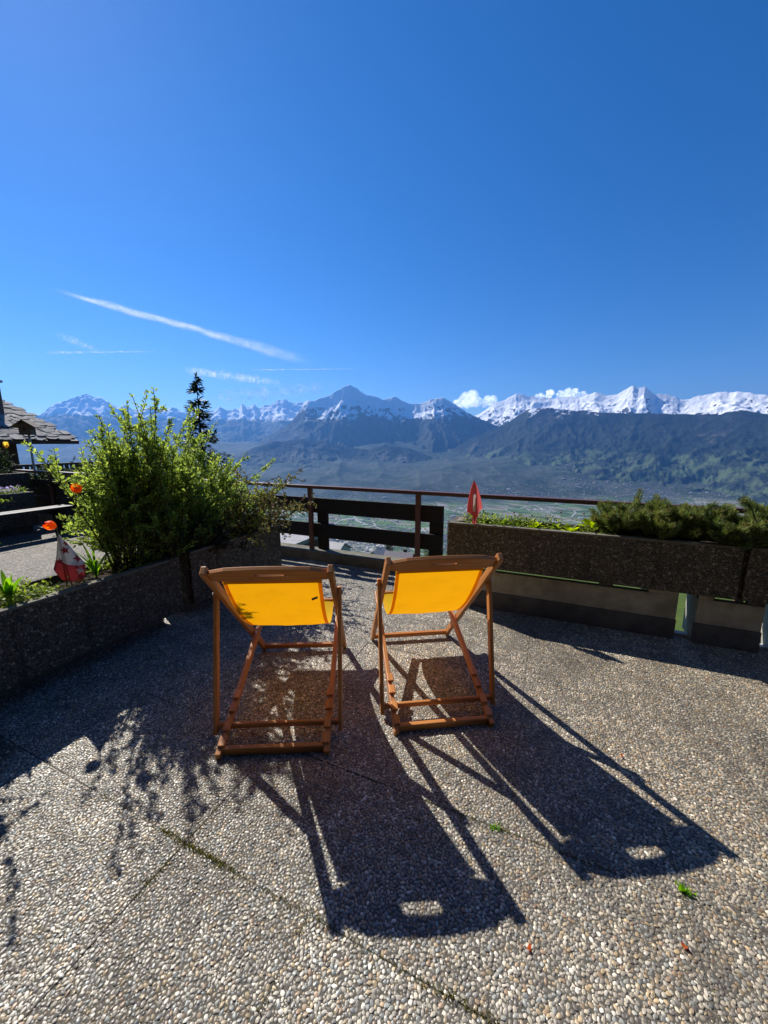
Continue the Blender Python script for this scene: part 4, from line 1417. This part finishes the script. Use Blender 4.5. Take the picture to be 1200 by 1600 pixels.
def starred_flag():
    o = W(-2.93, 1.415, .612)
    root = empty('starred_flag', o, 0, 'drooping white and red flag with stars on a stick in the left trough', 'flag')
    toc = Vector((-o.x, -o.y, 0)).normalized(); rt = Vector((-toc.y, toc.x, 0))      # towards the terrace / to the right
    top = Vector((0, 0, .335)) - rt * .035
    MB().tube([Vector((0, 0, -.13)) - toc * .03, top - toc * .01 + Vector((0, 0, .004))], .004, 8).build('stick', M['oldwood'], root, True)

    def S(s, a, off=0.0):                        # s 0 tip .. 1 hem, a -1..1 round the front
        ang = a * 1.35
        rad = (.006 + .098 * min(s, .8) ** 1.05 * (1 + .16 * math.sin(a * 9 + 3 * s) * s)) * (1 - 1.1 * max(0, s - .78)) + off
        c = top + rt * (.045 * s) + Vector((0, 0, -.27 * s - .055 * s ** 3 * (1 - a * a)))
        return c + rt * (math.sin(ang) * rad * (.98 + .12 * s)) + toc * (math.cos(ang) * rad * .62)
    split = lambda a: .66 + .06 * a + .05 * math.sin(a * 2.2 + .4)

    def sheet(name, f0, f1, mat):
        n, m = 16, 28
        V, uv = [], []
        for i in range(n + 1):
            for j in range(m + 1):
                a = j / m * 2 - 1; s = f0(a) + (f1(a) - f0(a)) * i / n
                V.append(tuple(S(s, a))); uv.append((a * .1, s * .3))
        Fc = [(i * (m + 1) + j, i * (m + 1) + j + 1, (i + 1) * (m + 1) + j + 1, (i + 1) * (m + 1) + j) for i in range(n) for j in range(m)]
        me = arr_mesh(name, V, Fc); ul = me.uv_layers.new(name='UVMap')
        ul.data.foreach_set('uv', np.array(uv)[np.array(Fc).ravel()].astype(np.float32).ravel())
        return link(name, me, mat, root, True)
    w = sheet('white_half', lambda a: 0.0, split, M['flag_white'])
    r = sheet('red_half', split, lambda a: 1.0 + .03 * math.sin(a * 6), M['flag_red'])

    def star(s0, a0, size, mat, par):
        pts = star_pts()
        V = [tuple(S(s0, a0, .0016))]
        for x, y in pts:
            s = s0 - y * size / .30
            rad = .008 + .098 * max(.05, s)
            V.append(tuple(S(s, a0 + x * size / max(rad, .02) / 1.35, .0016)))
        n = len(pts)
        link('star', arr_mesh('star', V, [(0, 1 + k, 1 + (k + 1) % n) for k in range(n)]), mat, par)
    star(.37, .05, .030, M['flag_red'], w)
    star(.22, .55, .022, M['flag_red'], w)
    star(.60, .62, .028, M['flag_red'], w)
    star(.60, -.50, .022, M['flag_red'], w)
    star(.83, .42, .028, M['flag_white'], r)
    star(.90, -.25, .010, M['flag_white'], r)


starred_flag()


def red_flag():
    o = W(-.62, 3.47, .80)
    root = empty('red_flag', o, 0, 'small red flag with a white bar drooping on a stick at the trough corner', 'flag')
    toc = Vector((-o.x, -o.y, 0)).normalized(); rt = Vector((-toc.y, toc.x, 0))
    MB().tube([Vector((0, 0, -.08)) - toc * .02, Vector((0, 0, .412)) - rt * .006], .0045, 8).build('stick', M['oldwood'], root, True)
    top = Vector((-.0, 0, .405))
    prof = [(0, .006), (.06, .022), (.2, .042), (.4, .062), (.6, .076), (.7, .080), (.73, .074)]

    def hemz(a): return .285 + .06 * math.cos(a * 3.0 + .3) * (1 - abs(a)) + .02 * math.sin(5 * a)

    def S(s, a, off=0.0):
        rad = float(np.interp(s * .73, [p[0] for p in prof], [p[1] for p in prof])) + off
        ang = a * 1.9
        fold = 1 + .16 * math.sin(a * 8.5) * min(1, s * 2)
        return top + Vector((0, 0, -hemz(a) * s)) + rt * (math.sin(ang) * rad * .78 * fold * (1 if abs(a) < .9 else .92) + .012 * s) + toc * (math.cos(ang) * rad * .55 * fold)
    n, m = 18, 40
    V = [tuple(S(i / n, j / m * 2 - 1)) for i in range(n + 1) for j in range(m + 1)]
    Fc = [(i * (m + 1) + j, i * (m + 1) + j + 1, (i + 1) * (m + 1) + j + 1, (i + 1) * (m + 1) + j) for i in range(n) for j in range(m)]
    me = arr_mesh('cloth', V, Fc); me.uv_layers.new(name='UVMap')
    c = link('cloth', me, M['pink_cloth'], root, True)
    # the long corner of cloth hanging in front
    V = []
    n2, m2 = 14, 6
    for i in range(n2 + 1):
        s = i / n2
        for j in range(m2 + 1):
            q = j / m2 * 2 - 1
            w = .020 * (1 - .15 * s)
            V.append(tuple(top + rt * (q * w + .012 + .006 * s) + toc * (.046 + .010 * math.cos(q * 2.6) - .012 * s) + Vector((0, 0, -.14 - .265 * s - .012 * q * s))))
    Fc = [(i * (m2 + 1) + j, i * (m2 + 1) + j + 1, (i + 1) * (m2 + 1) + j + 1, (i + 1) * (m2 + 1) + j) for i in range(n2) for j in range(m2)]
    me = arr_mesh('hanging_corner', V, Fc); me.uv_layers.new(name='UVMap')
    hc = link('hanging_corner', me, M['pink_cloth'], root, True)
    V = []
    for i in range(6):
        s = i / 5
        for q in (-1, 1):
            V.append(tuple(top + rt * (q * .0105 + .010) + toc * (.060 - .008 * s) + Vector((0, 0, -.115 - .155 * s))))
    me = arr_mesh('white_bar', V, [(2 * i, 2 * i + 1, 2 * i + 3, 2 * i + 2) for i in range(5)]); me.uv_layers.new(name='UVMap')
    link('white_bar', me, M['white_cloth'], hc)


red_flag()


# ------------------------------------------------------------------ mountain pines and leafy plants of the right trough
def mugo(u, v, z, label, n_shoot, h, spread, lean=(0, -.1)):
    root = empty('mountain_pine', W(u, v, z), 0, label, 'pine', 'mountain pines in the right troughs')
    sm = MB(); P, A_, Nn, L, Wd, C = [], [], [], [], [], []
    for i in range(n_shoot):
        a = random.uniform(0, 6.283)
        out = random.uniform(.05, 1) ** .6
        d = np.array(W(math.cos(a) * out * spread + lean[0], math.sin(a) * out * spread * .55 + lean[1], random.uniform(.35, 1) * h)); 
        pts = stem_curve(np.array(W(random.gauss(0, .04), random.gauss(0, .03), 0)), d * .8, 1.0, np.array([0, 0, d[2] * .3]), 7)
        sm.tube([Vector(p) for p in pts], [.009 - .005 * q / 6 for q in range(7)], 5)
        tips = [(pts[-1], pts[-1] - pts[-2])]
        for _ in range(3):
            q = random.randint(3, 6); dd = rnd_unit(1)[0] * .7 + (pts[6] - pts[3]) / np.linalg.norm(pts[6] - pts[3]) * .7 + np.array([0, 0, .35]); dd /= np.linalg.norm(dd)
            e = pts[q] + dd * random.uniform(.04, .10)
            sm.tube([Vector(pts[q]), Vector(e)], [.004, .0025], 4); tips.append((e, dd))
        for (e, dd) in tips:
            dd = dd / np.linalg.norm(dd)
            tl = random.uniform(.06, .11)
            k = random.random()
            for _ in range(125):
                s = random.random()
                o = rnd_unit(1)[0]; o = o - dd * o.dot(dd); o /= np.linalg.norm(o) + 1e-9
                P.append(e - dd * tl * (1 - s) + o * .003)
                A_.append(o * (.85 - .35 * s) + dd * (.45 + .5 * s)); Nn.append(rnd_unit(1)[0])
                L.append(random.uniform(.038, .062) * (1 - .3 * s)); Wd.append(.0032)
                c = np.array([.10, .165, .05]) * (1 - k) + np.array([.27, .32, .09]) * k
                if s > .9 and random.random() < .5: c = np.array([.25, .19, .08])
                C.append(c * random.uniform(.7, 1.2))
    sm.build('branches', M['bark'], root, True)
    leaf_mass('needles', P, A_, Nn, L, Wd, C, M['needle'], root, .05)


mugo(.62, 3.70, .77, 'leftmost mountain pine in the right trough beside the leafy plants', 30, .27, .36)
mugo(1.02, 3.66, .77, 'middle mountain pine spilling over the front of the right trough', 38, .25, .36, (0, -.13))
mugo(1.55, 3.68, .77, 'mountain pine above the dark joint between the two raised troughs', 38, .30, .38, (0, -.12))
mugo(2.15, 3.68, .77, 'mountain pine at the far right picture edge', 30, .27, .38, (0, -.1))


mugo(.82, 3.60, .77, 'low mountain pine between the leftmost and the middle one', 24, .20, .26, (0, -.12))
mugo(1.28, 3.60, .77, 'low mountain pine just left of the dark joint between the troughs', 30, .19, .28, (0, -.16))
mugo(1.86, 3.60, .77, 'low mountain pine right of the dark joint near the picture edge', 30, .19, .28, (0, -.16))


def rosette(u, v, z, n, size, label, cols):
    root = empty('leafy_plant', W(u, v, z), 0, label, 'plant', 'small leafy plants in the right trough')
    P, A_, N_, L, Wd, C = [], [], [], [], [], []
    for i in range(n):
        a = random.uniform(0, 6.283); e = random.uniform(.1, 1.1)
        d = np.array([math.cos(a) * math.cos(e), math.sin(a) * math.cos(e), math.sin(e)])
        P.append(d * random.uniform(0, .03)); A_.append(d); N_.append(np.array([-d[0] * d[2], -d[1] * d[2], 1.2]))
        l = size * random.uniform(.6, 1.15); L.append(l); Wd.append(l * .55)
        k = random.random(); C.append(np.array(cols[0]) * (1 - k) + np.array(cols[1]) * k)
    o = leaf_mass('leaves', P, A_, N_, L, Wd, C, M['leaf'], root)


lp = [(-.50, 3.60, .75, 'dark leafy plant right behind the little red flag', ((.05, .09, .02), (.10, .16, .03))),
      (-.36, 3.56, .8, 'light green leafy plant first to the right of the red flag', ((.10, .17, .03), (.2, .27, .05))),
      (-.22, 3.62, .8, 'mid green leafy plant under the thin seed stalks', ((.07, .12, .02), (.15, .2, .04))),
      (-.08, 3.55, .9, 'bright yellow green leafy plant in the middle of the flag trough', ((.16, .24, .03), (.28, .35, .05))),
      (.08, 3.62, .8, 'mid green leafy plant right of the bright yellow green one', ((.08, .13, .02), (.15, .2, .04))),
      (.20, 3.54, .9, 'bright lime plant close to the front rim of the flag trough', ((.18, .26, .03), (.3, .37, .05))),
      (.36, 3.60, 1.0, 'bright lime plant just left of the first mountain pine', ((.18, .27, .03), (.32, .4, .05)))]
for u, v, s, lab, cc in lp:
    rosette(u, v, .785 + (.05 if u == .36 else 0), 34, .085 * s, lab, cc)


def stalk(u, v, h, label):
    root = empty('seed_stalk', W(u, v, .77), 0, label, 'plant', 'thin stalks in the right trough')
    MB().tube([(0, 0, 0), (.004, 0, h * .5), (0, .006, h)], [.002, .0016, .001], 5).build('stem', M['stem'], root, True)
    bm = bmesh.new(); bmesh.ops.create_icosphere(bm, subdivisions=2, radius=.009)
    me = bpy.data.meshes.new('seed_head'); bm.to_mesh(me); bm.free()
    o = link('seed_head', me, M['seed'], root, True); o.location = (0, .006, h)


M['seed'] = m_flat('seed_head', (.2, .12, .12), .8)
stalk(-.27, 3.6, .15, 'thin stalk with a purplish head above the light green plant')
stalk(.12, 3.66, .17, 'thin dry stalk above the middle of the flag trough')
stalk(.30, 3.66, .17, 'thin dry stalk just left of the brightest lime plant')


def stone(u, v, z, r, label):
    bm = bmesh.new(); bmesh.ops.create_icosphere(bm, subdivisions=3, radius=r)
    for w in bm.verts:
        n = float(fbm(np.array([w.co.x * 22 + 3]), np.array([w.co.y * 22 + w.co.z * 17]), 3, 6)[0]) - .5
        w.co += w.normal * n * r * .7; w.co.z *= .55; w.co.x *= 1.5
    me = bpy.data.meshes.new('stone'); bm.to_mesh(me); bm.free()
    o = link('stone', me, M['rock'], None, True); o.location = W(u, v, z); o.rotation_euler = (0, 0, GA)
    tag(o, label, 'stone')


M['rock'] = m_concrete('rock', (.22, .19, .14), 14)
stone(-.70, 3.62, .80, .07, 'flat brown stone on the soil behind the little red flag')


# ------------------------------------------------------------------ trees
def spruce(loc, H_, rad, label, seed, n_whorl=26, group=None):
    rnd = random.Random(seed)
    root = empty('spruce_tree', loc, 0, label, 'tree', group)
    MB().tube([(0, 0, 0), (0, 0, H_ * .5), (.01, 0, H_)], [rad * .09, rad * .05, .006], 8).build('trunk', M['bark'], root, True)
    P, A_, N_, L, Wd, C = [], [], [], [], [], []
    for i in range(n_whorl):
        s = i / (n_whorl - 1)
        z = H_ * (.16 + .82 * s ** .92)
        R_ = rad * (1 - s) ** .85 + .05 * (H_ / 8)
        nb = 5 if s > .8 else 7
        a0 = rnd.uniform(0, 6.28)
        for b in range(nb):
            a = a0 + 6.283 * b / nb + rnd.uniform(-.3, .3); r_ = R_ * rnd.uniform(.5, 1.2); zj = rnd.gauss(0, .13)
            for k in range(int(16 + 40 * r_ / max(rad, .1))):
                t_ = rnd.uniform(.05, 1)
                d = t_ * r_
                zz = z + zj - .30 * d + .50 * d * t_ * t_ + rnd.gauss(0, .035)
                sw = rnd.gauss(0, .12 * (1.1 - t_)) * r_ * .8
                P.append((math.cos(a) * d - math.sin(a) * sw, math.sin(a) * d + math.cos(a) * sw, zz))
                A_.append((math.cos(a) + rnd.gauss(0, .5), math.sin(a) + rnd.gauss(0, .5), rnd.gauss(.0, .35)))
                N_.append((rnd.gauss(0, .4), rnd.gauss(0, .4), 1))
                L.append(rnd.uniform(.14, .27) * (H_ / 8)); Wd.append(rnd.uniform(.05, .085) * (H_ / 8))
                k_ = rnd.random(); C.append(np.array([.012, .026, .018]) * (1 - k_) + np.array([.035, .058, .032]) * k_)
    for _ in range(26):
        P.append((0, 0, H_ * rnd.uniform(.95, 1.0))); A_.append((rnd.gauss(0, .5), rnd.gauss(0, .5), 1)); N_.append((1, 0, 0.1)); L.append(.12 * H_ / 8); Wd.append(.03 * H_ / 8); C.append((.02, .035, .022))
    leaf_mass('crown', P, A_, N_, L, Wd, C, M['needle'], root, .1)


spruce((-6.62, 14.0, -4.4), 8.15, 1.5, 'dark slender spruce rising behind the tall shrub', 3, 21)


def round_tree(loc, H_, rad, label, seed, cols=((.03, .05, .018), (.085, .11, .03)), group='leafy trees on the slope below'):
    rnd = random.Random(seed)
    root = empty('leafy_tree', loc, 0, label, 'tree', group)
    m = MB(); m.tube([(0, 0, 0), (.05, 0, H_ * .45), (0, .05, H_ * .8)], [.16 * rad / 2, .11 * rad / 2, .03], 7)
    P, A_, N_, L, Wd, C = [], [], [], [], [], []
    for i in range(26):
        a = rnd.uniform(0, 6.28); e = rnd.uniform(-.3, 1.4); d = Vector((math.cos(a) * math.cos(e), math.sin(a) * math.cos(e), math.sin(e)))
        c = Vector((0, 0, H_ * .6)) + Vector((d.x * rad * .7, d.y * rad * .7, d.z * H_ * .34))
        m.tube([(0, 0, H_ * .4), c], [.05, .015], 4)
        for k in range(46):
            o = Vector((rnd.gauss(0, 1), rnd.gauss(0, 1), rnd.gauss(0, 1))) * rad * .2
            P.append(c + o); A_.append(o.normalized() + Vector((0, 0, .1))); N_.append((rnd.gauss(0, .6), rnd.gauss(0, .6), 1)); L.append(rad * rnd.uniform(.1, .2)); Wd.append(rad * .1)
            k_ = rnd.random(); C.append(np.array(cols[0]) * (1 - k_) + np.array(cols[1]) * k_)
    m.build('trunk', M['bark'], root, True)
    leaf_mass('crown', [tuple(p) for p in P], [tuple(p) for p in A_], N_, L, Wd, C, M['leaf_dull'], root)


# ------------------------------------------------------------------ houses below the railing
M['slate'] = m_flat('slate_roof', (.30, .29, .285), .6, .15, 3)
M['slate_dark'] = m_flat('dark_roof', (.16, .14, .15), .65, .15, 3)
M['render'] = m_flat('house_render', (.58, .56, .5), .85, .05, 3)
M['chalet_wood'] = m_wood('chalet_wood', (.045, .025, .015), (.11, .065, .035), .7)
M['glass'] = m_flat('window_glass', (.02, .025, .03), .12, .05, 3, .6, 0)


def gable_house(loc, rz, L, D, hw, hr, roofm, wallm, label, chimney=True, oh=.6):
    """ridge along local x; roof with thick slabs; walls go below the slope"""
    t = empty('house', loc, rz, label, 'house', 'houses on the slope below the railing')
    m = MB(); v = [(-L / 2, -D / 2), (L / 2, -D / 2), (L / 2, D / 2), (-L / 2, D / 2)]
    m.box(-L / 2, L / 2, -D / 2, D / 2, -4, hw)
    for x in (-L / 2 + .001, L / 2 - .001):
        m.face([(x, -D / 2, hw), (x, D / 2, hw), (x, 0, hw + hr)])
    m.build('wall', wallm, t)
    s = hr / (D / 2)
    for sg in (-1, 1):
        y1 = sg * (D / 2 + oh); z1 = hw - oh * s
        mm = MB(); th = .22
        a = [(-L / 2 - oh, 0, hw + hr), (L / 2 + oh, 0, hw + hr), (L / 2 + oh, y1, z1), (-L / 2 - oh, y1, z1)]
        b = [(x, y, z + th) for x, y, z in a]
        mm._add([Vector(p) for p in a + b], [(0, 1, 2, 3), (7, 6, 5, 4), (0, 4, 5, 1), (1, 5, 6, 2), (2, 6, 7, 3), (3, 7, 4, 0)])
        r = mm.build('roof_slope', roofm, t)
    if chimney:
        MB().box(L * .15, L * .15 + .8, .4, 1.2, hw + hr * .4, hw + hr + .8).build('chimney', wallm, t)
    for k in range(3):
        x = -L / 2 + L * (k + .5) / 3
        w = MB().box(x - .55, x + .55, -D / 2 - .06, -D / 2 + .02, hw - 2.2, hw - .8).build('window', M['white'], t)
        MB().box(x - .45, x + .45, -D / 2 - .085, -D / 2 - .055, hw - 2.1, hw - .9).build('pane', M['glass'], w)
    return t


def at_px(x, y, Yd):
    az, te = px_dir(x, y); d = Yd / math.cos(az)
    return Vector((Yd * math.tan(az), Yd, EYE + d * te))


p = at_px(518, 853, 105); gable_house((p.x, p.y, p.z - 4.2), R(-24), 7.5, 8.5, 3.0, 2.3, M['slate'], M['render'], 'pale roofed house below the railing, left of the two smaller roofs')
p = at_px(590, 863, 120); gable_house((p.x, p.y, p.z - 4.2), R(66), 6.5, 6, 3.0, 2.2, M['slate'], M['render'], 'white gabled house under the middle of the lower railing board')
p = at_px(624, 868, 95); gable_house((p.x, p.y, p.z - 3.6), R(-20), 6.5, 6, 2.6, 1.8, M['slate_dark'], M['chalet_wood'], 'house with mauve grey roof just left of the right railing post')
p = at_px(606, 858, 150); round_tree((p.x, p.y, p.z - 5.5), 8, 2.2, 'dark conical tree beside the white gabled house', 5, ((.02, .035, .018), (.05, .07, .03)))
p = at_px(560, 872, 140); round_tree((p.x, p.y, p.z - 5), 6, 3, 'rounded green tree between the pale roofed house and the white house', 8)
p = at_px(676, 868, 160); round_tree((p.x, p.y, p.z - 6), 8, 4, 'rounded green tree below the right end of the railing', 9)
p = at_px(470, 870, 150); round_tree((p.x, p.y, p.z - 6), 8, 4, 'rounded green tree behind the left railing post', 12)


def shed():
    p = at_px(455, 846, 10.5)
    t = empty('shed', (p.x, p.y, p.z), GA, 'grey flat roofed shed just below the left railing bay', 'shed')
    MB().box(-1.5, .32, -1.0, 1.6, -.1, .02).build('roof', M['slate'], t)
    MB().box(-1.4, .2, -.8, 1.5, -3.2, -.101).build('wall', M['chalet_wood'], t)
    for x in (-.5, .18):
        MB().box(x, x + .1, -.97, -.87, -3.2, -.101).build('post', M['oldwood'], t)


shed()


# ------------------------------------------------------------------ neighbour's terrace
ntr = rounded_trough('planter_trough', 2.6, .5, .12, .70, "neighbour's low trough with grass and purple flowers at the left edge", 'aggregate planter troughs', W(-8.2, 1.0), GA + R(90), facing_seed=5, facing=False)
ntr2 = rounded_trough('planter_trough', 1.6, .5, .55, .97, "neighbour's raised tan trough end below the bird house", 'aggregate planter troughs', W(-10.9, 3.55), GA, facing_seed=6, facing=False)
MB().box(.1, 1.5, .1, .4, .001, .553).build('base', M['plinth'], ntr2)
MB().box(.05, 2.55, .12, .42, .001, .123).build('base', M['plinth'], ntr)
ground_cover('ground_cover', -8.66, -8.24, 1.05, 3.55, .67, 1700, .04, ((.07, .13, .03), (.2, .26, .07)), .1)


def flowers(u, v, z, label):
    root = empty('flower_clump', W(u, v, z), 0, label, 'flowers')
    P = [(random.gauss(0, .07), random.gauss(0, .12), random.uniform(.05, .13)) for _ in range(150)]
    bl = leaf_mass('blooms', P, rnd_unit(150) * [1, 1, .4], rnd_unit(150) * .5 + [0, 0, 1], [.026] * 150, [.022] * 150, [random.choice([(.36, .28, .55), (.5, .42, .62), (.45, .3, .5)]) for _ in range(150)], M['petal'], root)
    bl['kind'] = 'stuff'
    P = [(random.gauss(0, .08), random.gauss(0, .13), random.uniform(0, .09)) for _ in range(260)]
    leaf_mass('leaves', P, rnd_unit(260) * [1, 1, .4] + [0, 0, .2], rnd_unit(260) * .5 + [0, 0, 1], [.03] * 260, [.014] * 260, [(.07, .12, .03)] * 260, M['leaf'], root)


flowers(-8.42, 3.3, .68, "clump of pale purple flowers in the neighbour's low trough")
for (u, v, lab) in ((-10.25, 3.75, "rounded dark bush in the neighbour's raised trough left of the bird house pole"), (-9.55, 4.5, 'low green bush right of the bird house pole'), (-8.6, 4.6, 'small bush behind the handrail in front of the chalet fence')):
    dark_shrub('garden_bush', u, v, .72 if v > 4 else .93, lab, .55, .46, [(.022, .04, .018), (.045, .07, .025), (.09, .12, .04)], 34, 16, .04, (0, 0), 'bush', 'leaf_dull', "bushes on the neighbour's terrace")


def bench():
    t = empty('bench', W(-7.75, 2.5), GA, "dark plank bench in front of the neighbour's low trough", 'bench')
    for x in (-.14, .02):
        MB().box(x, x + .14, 0, 1.35, .43, .465).build('plank', M['board2'], t, False, .004)
    for y in (.12, 1.15):
        MB().box(-.12, .14, y, y + .06, .001, .429).build('leg', M['board'], t)


M['board2'] = m_wood('grey_plank', (.012, .012, .013), (.03, .03, .032), .6)
bench()


def bird_house():
    u, v, z0 = -9.95, 4.42, .0
    t = empty('bird_house', W(u, v, z0), R(14), 'wooden bird house with pitched roof on a thin pole', 'bird house')
    MB().tube([(0, 0, .0), (.015, 0, 1.72)], .022, 10).build('pole', M['pole'], t, True)
    zb = 1.70
    b = MB()
    b._add([Vector(q) for q in [(-.1, -.09, zb), (.1, -.09, zb), (.1, .09, zb), (-.1, .09, zb), (-.1, -.09, zb + .19), (.1, -.09, zb + .19), (.1, .09, zb + .19), (-.1, .09, zb + .19), (0, -.09, zb + .27), (0, .09, zb + .27)]],
           [(0, 3, 2, 1), (0, 1, 5, 8, 4), (3, 7, 9, 6, 2), (0, 4, 7, 3), (1, 2, 6, 5)])
    bx = b.build('box', M['oldwood'], t)
    MB().tube([(0, -.0905, zb + .12), (0, -.094, zb + .12)], .024, 16).build('entrance_hole', M['board'], bx)
    for s in (-1, 1):
        MB().beam((0, 0, zb + .295), (s * .21, 0, zb + .145), .28, .018, (0, 1, 0)).build('roof_board', M['oldwood'], t)


bird_house()


def yellow_flower():
    root = empty('yellow_tulip', W(-10.1, 4.1, .93), 0, 'single pale yellow flower beside the bird house pole', 'tulip')
    MB().tube([(0, 0, 0), (0, 0, .5)], .006, 6).build('stem', M['stem'], root)
    V, C = [], []
    Fc = []
    for k in range(6):
        a = k * math.pi / 3; b = len(V)
        for s, w in ((0, .01), (.4, .03), (.8, .024), (1, .004)):
            r_ = .035 * math.sin(min(1, s * 1.6) * 1.57)
            for q in (-1, 1):
                V.append((math.cos(a) * r_ - math.sin(a) * q * w, math.sin(a) * r_ + math.cos(a) * q * w, .5 + s * .13)); C.append((.75, .6, .15))
        Fc += [(b + 2 * i, b + 2 * i + 1, b + 2 * i + 3, b + 2 * i + 2) for i in range(3)]
    link('bloom', arr_mesh('bloom', V, Fc, np.array(C)), M['petal'], root)


yellow_flower()


def chalet():
    eu, v0, v1 = -17.75, 1.0, 9.5                 # eave line, front and far verge
    t = empty('chalet', W(-22, 5, -5), 0, 'neighbouring chalet with stone slab roof and dark wooden walls', 'chalet')
    inv = Matrix.Translation(-Vector(t.location))
    rot = Matrix.Rotation(GA, 4, 'Z')
    ez, slope, run = 1.62, math.tan(R(18.5)), 5.6
    def L(u, v, z): return W(u, v, z) - Vector(t.location)
    # carrying deck of the roof, both slopes
    for name, uu in (('roof_deck', ((eu + .05, ez - .14), (eu - run, ez - .14 + run * slope))), ('rear_roof', ((eu - run, ez - .14 + run * slope), (eu - 2 * run, ez - .14)))):
        (ua, za), (ub, zb) = uu
        a = [L(ua, v0, za), L(ua, v1, za), L(ub, v1, zb), L(ub, v0, zb)]
        b = [q + Vector((0, 0, .13)) for q in a]
        m = MB(); m._add(a + b, [(0, 1, 2, 3), (7, 6, 5, 4), (0, 4, 5, 1), (1, 5, 6, 2), (2, 6, 7, 3), (3, 7, 4, 0)])
        m.build(name, M['chalet_wood'] if name == 'roof_deck' else M['slab_stone'], t)
    # stone slabs laid in courses
    meshes = []
    for k in range(6):
        w, h = random.uniform(.30, .46), .42
        ring = [(-w / 2, -h / 2), (-w * .1, -h / 2 - .04), (w * .3, -h / 2 + .03), (w / 2, -h / 2 + .02), (w / 2 + .02, h / 2), (-w / 2 + .02, h / 2)]
        me = MB().poly([(x + random.uniform(-.03, .03), y + random.uniform(-.03, .03)) for x, y in ring], (-.012, .016)).mesh('roof_slab'); me.materials.append(M['slab_stone']); meshes.append(me)
    n = 0
    ang = math.atan(slope)
    ncourse = 21
    for c in range(ncourse):
        d = .14 + c * (run / math.cos(ang)) / ncourse
        v = 5.4 + random.uniform(0, .2)
        while v < v1 - .05 and n < 298:
            o = bpy.data.objects.new('roof_slab', random.choice(meshes)); COL.objects.link(o); o.parent = t
            u = eu - d * math.cos(ang); z = ez + d * math.sin(ang) + .035 + random.uniform(0, .06)
            o.location = L(u, v, z)
            # local y of the slab runs up the slope (-u), local x along +v
            ex = Vector(GV); ey = Vector((-GU[0] * math.cos(ang - .05), -GU[1] * math.cos(ang - .05), math.sin(ang - .05))); ez_ = ex.cross(ey)
            mm = Matrix((ex, ey, ez_)).transposed().to_4x4()
            o.rotation_euler = (mm @ Matrix.Rotation(random.uniform(-.16, .16), 4, 'Z') @ Matrix.Rotation(random.uniform(-.06, .10), 4, 'X')).to_euler()
            n += 1
            v += random.uniform(.29, .42)
    # walls below the eave
    wu = eu - .95
    def wall(name, u0, u1, va, vb, z0, z1, mat):
        m = MB(); q = [L(u0, va, z0), L(u1, va, z0), L(u1, vb, z0), L(u0, vb, z0)]; q2 = [p_ + Vector((0, 0, z1 - z0)) for p_ in q]
        m._add(q + q2, [(0, 3, 2, 1), (4, 5, 6, 7), (0, 1, 5, 4), (1, 2, 6, 5), (2, 3, 7, 6), (3, 0, 4, 7)])
        return m.build(name, mat, t)
    wall('wall', wu - 8, wu, v0 + .6, v1 - 1.6, -6, 1.5, M['chalet_wood'])
    for va in (2.0, 4.3, 6.3):
        w = wall('window', wu - .02, wu + .05, va, va + 1.2, .1, 1.25, M['oldwood'])
        wall('pane', wu + .05, wu + .07, va + .1, va + 1.1, .2, 1.15, M['glass']).parent = w
    wall('balcony_floor', wu, wu + 2.2, v0, v1 + 2.0, -.35, -.2, M['chalet_wood'])
    wall('balcony_rail', wu + 2.1, wu + 2.2, v0, v1 + 2.0, .72, .8, M['chalet_wood'])
    k = v0
    while k < v1 + 2.0:
        wall('baluster', wu + 2.12, wu + 2.18, k, k + .1, -.199, .719, M['chalet_wood']); k += .17
    ch = wall('chimney', eu - 3.95, eu - 3.10, 7.8, 8.6, 2.0, 3.95, M['slab_dark'])
    cap = wall('chimney_cap', eu - 4.03, eu - 3.02, 7.72, 8.68, 3.951, 4.03, M['slab_stone']); cap.parent = ch


def m_roof_stone():
    t = NT('roof_stone')
    n = t.noise(t.obj(), 6, 6, .65); rnd = t.n('ShaderNodeObjectInfo').outputs['Random']
    c = t.ramp(rnd, [(0, (.20, .195, .185)), (.35, (.34, .32, .295)), (.7, (.28, .275, .265)), (1, (.42, .40, .37))])
    c = t.mix(t.mapr(n, .4, .7, 0, .6), c, (.11, .105, .10))
    t.pbr(c, .9, t.bump(n, .5, .03), .08)
    return t.m


M['slab_stone'] = m_roof_stone()
M['slab_dark'] = m_flat('chimney_stone', (.11, .10, .10), .8, .15, 5)
chalet()


# ------------------------------------------------------------------ assumed building behind the viewer, added to block sky light
def unseen_building():
    t = empty('sky_blocking_building', W(-1.0, -1.35, 0), GA, 'unseen dark wooden building added behind the viewer to keep sky light off the terrace', 'building')
    MB().box(-11, 9, -6, 0, -3, 2.5).build('wall', M['chalet_wood'], t)
    MB().box(-11, 9, -6, -.6, 2.501, 13.0).build('upper_wall', M['chalet_wood'], t)  # upper storeys made tall to block more sky and deepen the terrace shadows
    MB().box(-11, 9, -.6, 1.35, 2.502, 2.72).build('balcony_floor', M['chalet_wood'], t)
    for z in (2.76, 3.01, 3.26):
        MB().box(-11, 9, 1.28, 1.31, z, z + .22).build('balcony_board', M['board'], t)
    for x in (-6.5, -1.2, 4.0):
        w = MB().box(x, x + 2.2, .002, .05, .05, 2.25).build('glass_door', M['oldwood'], t)
        for k in (0, 1):
            MB().box(x + .1 + k * 1.05, x + 1.05 + k * 1.05, .052, .06, .15, 2.15).build('pane', M['glass'], w)


unseen_building()
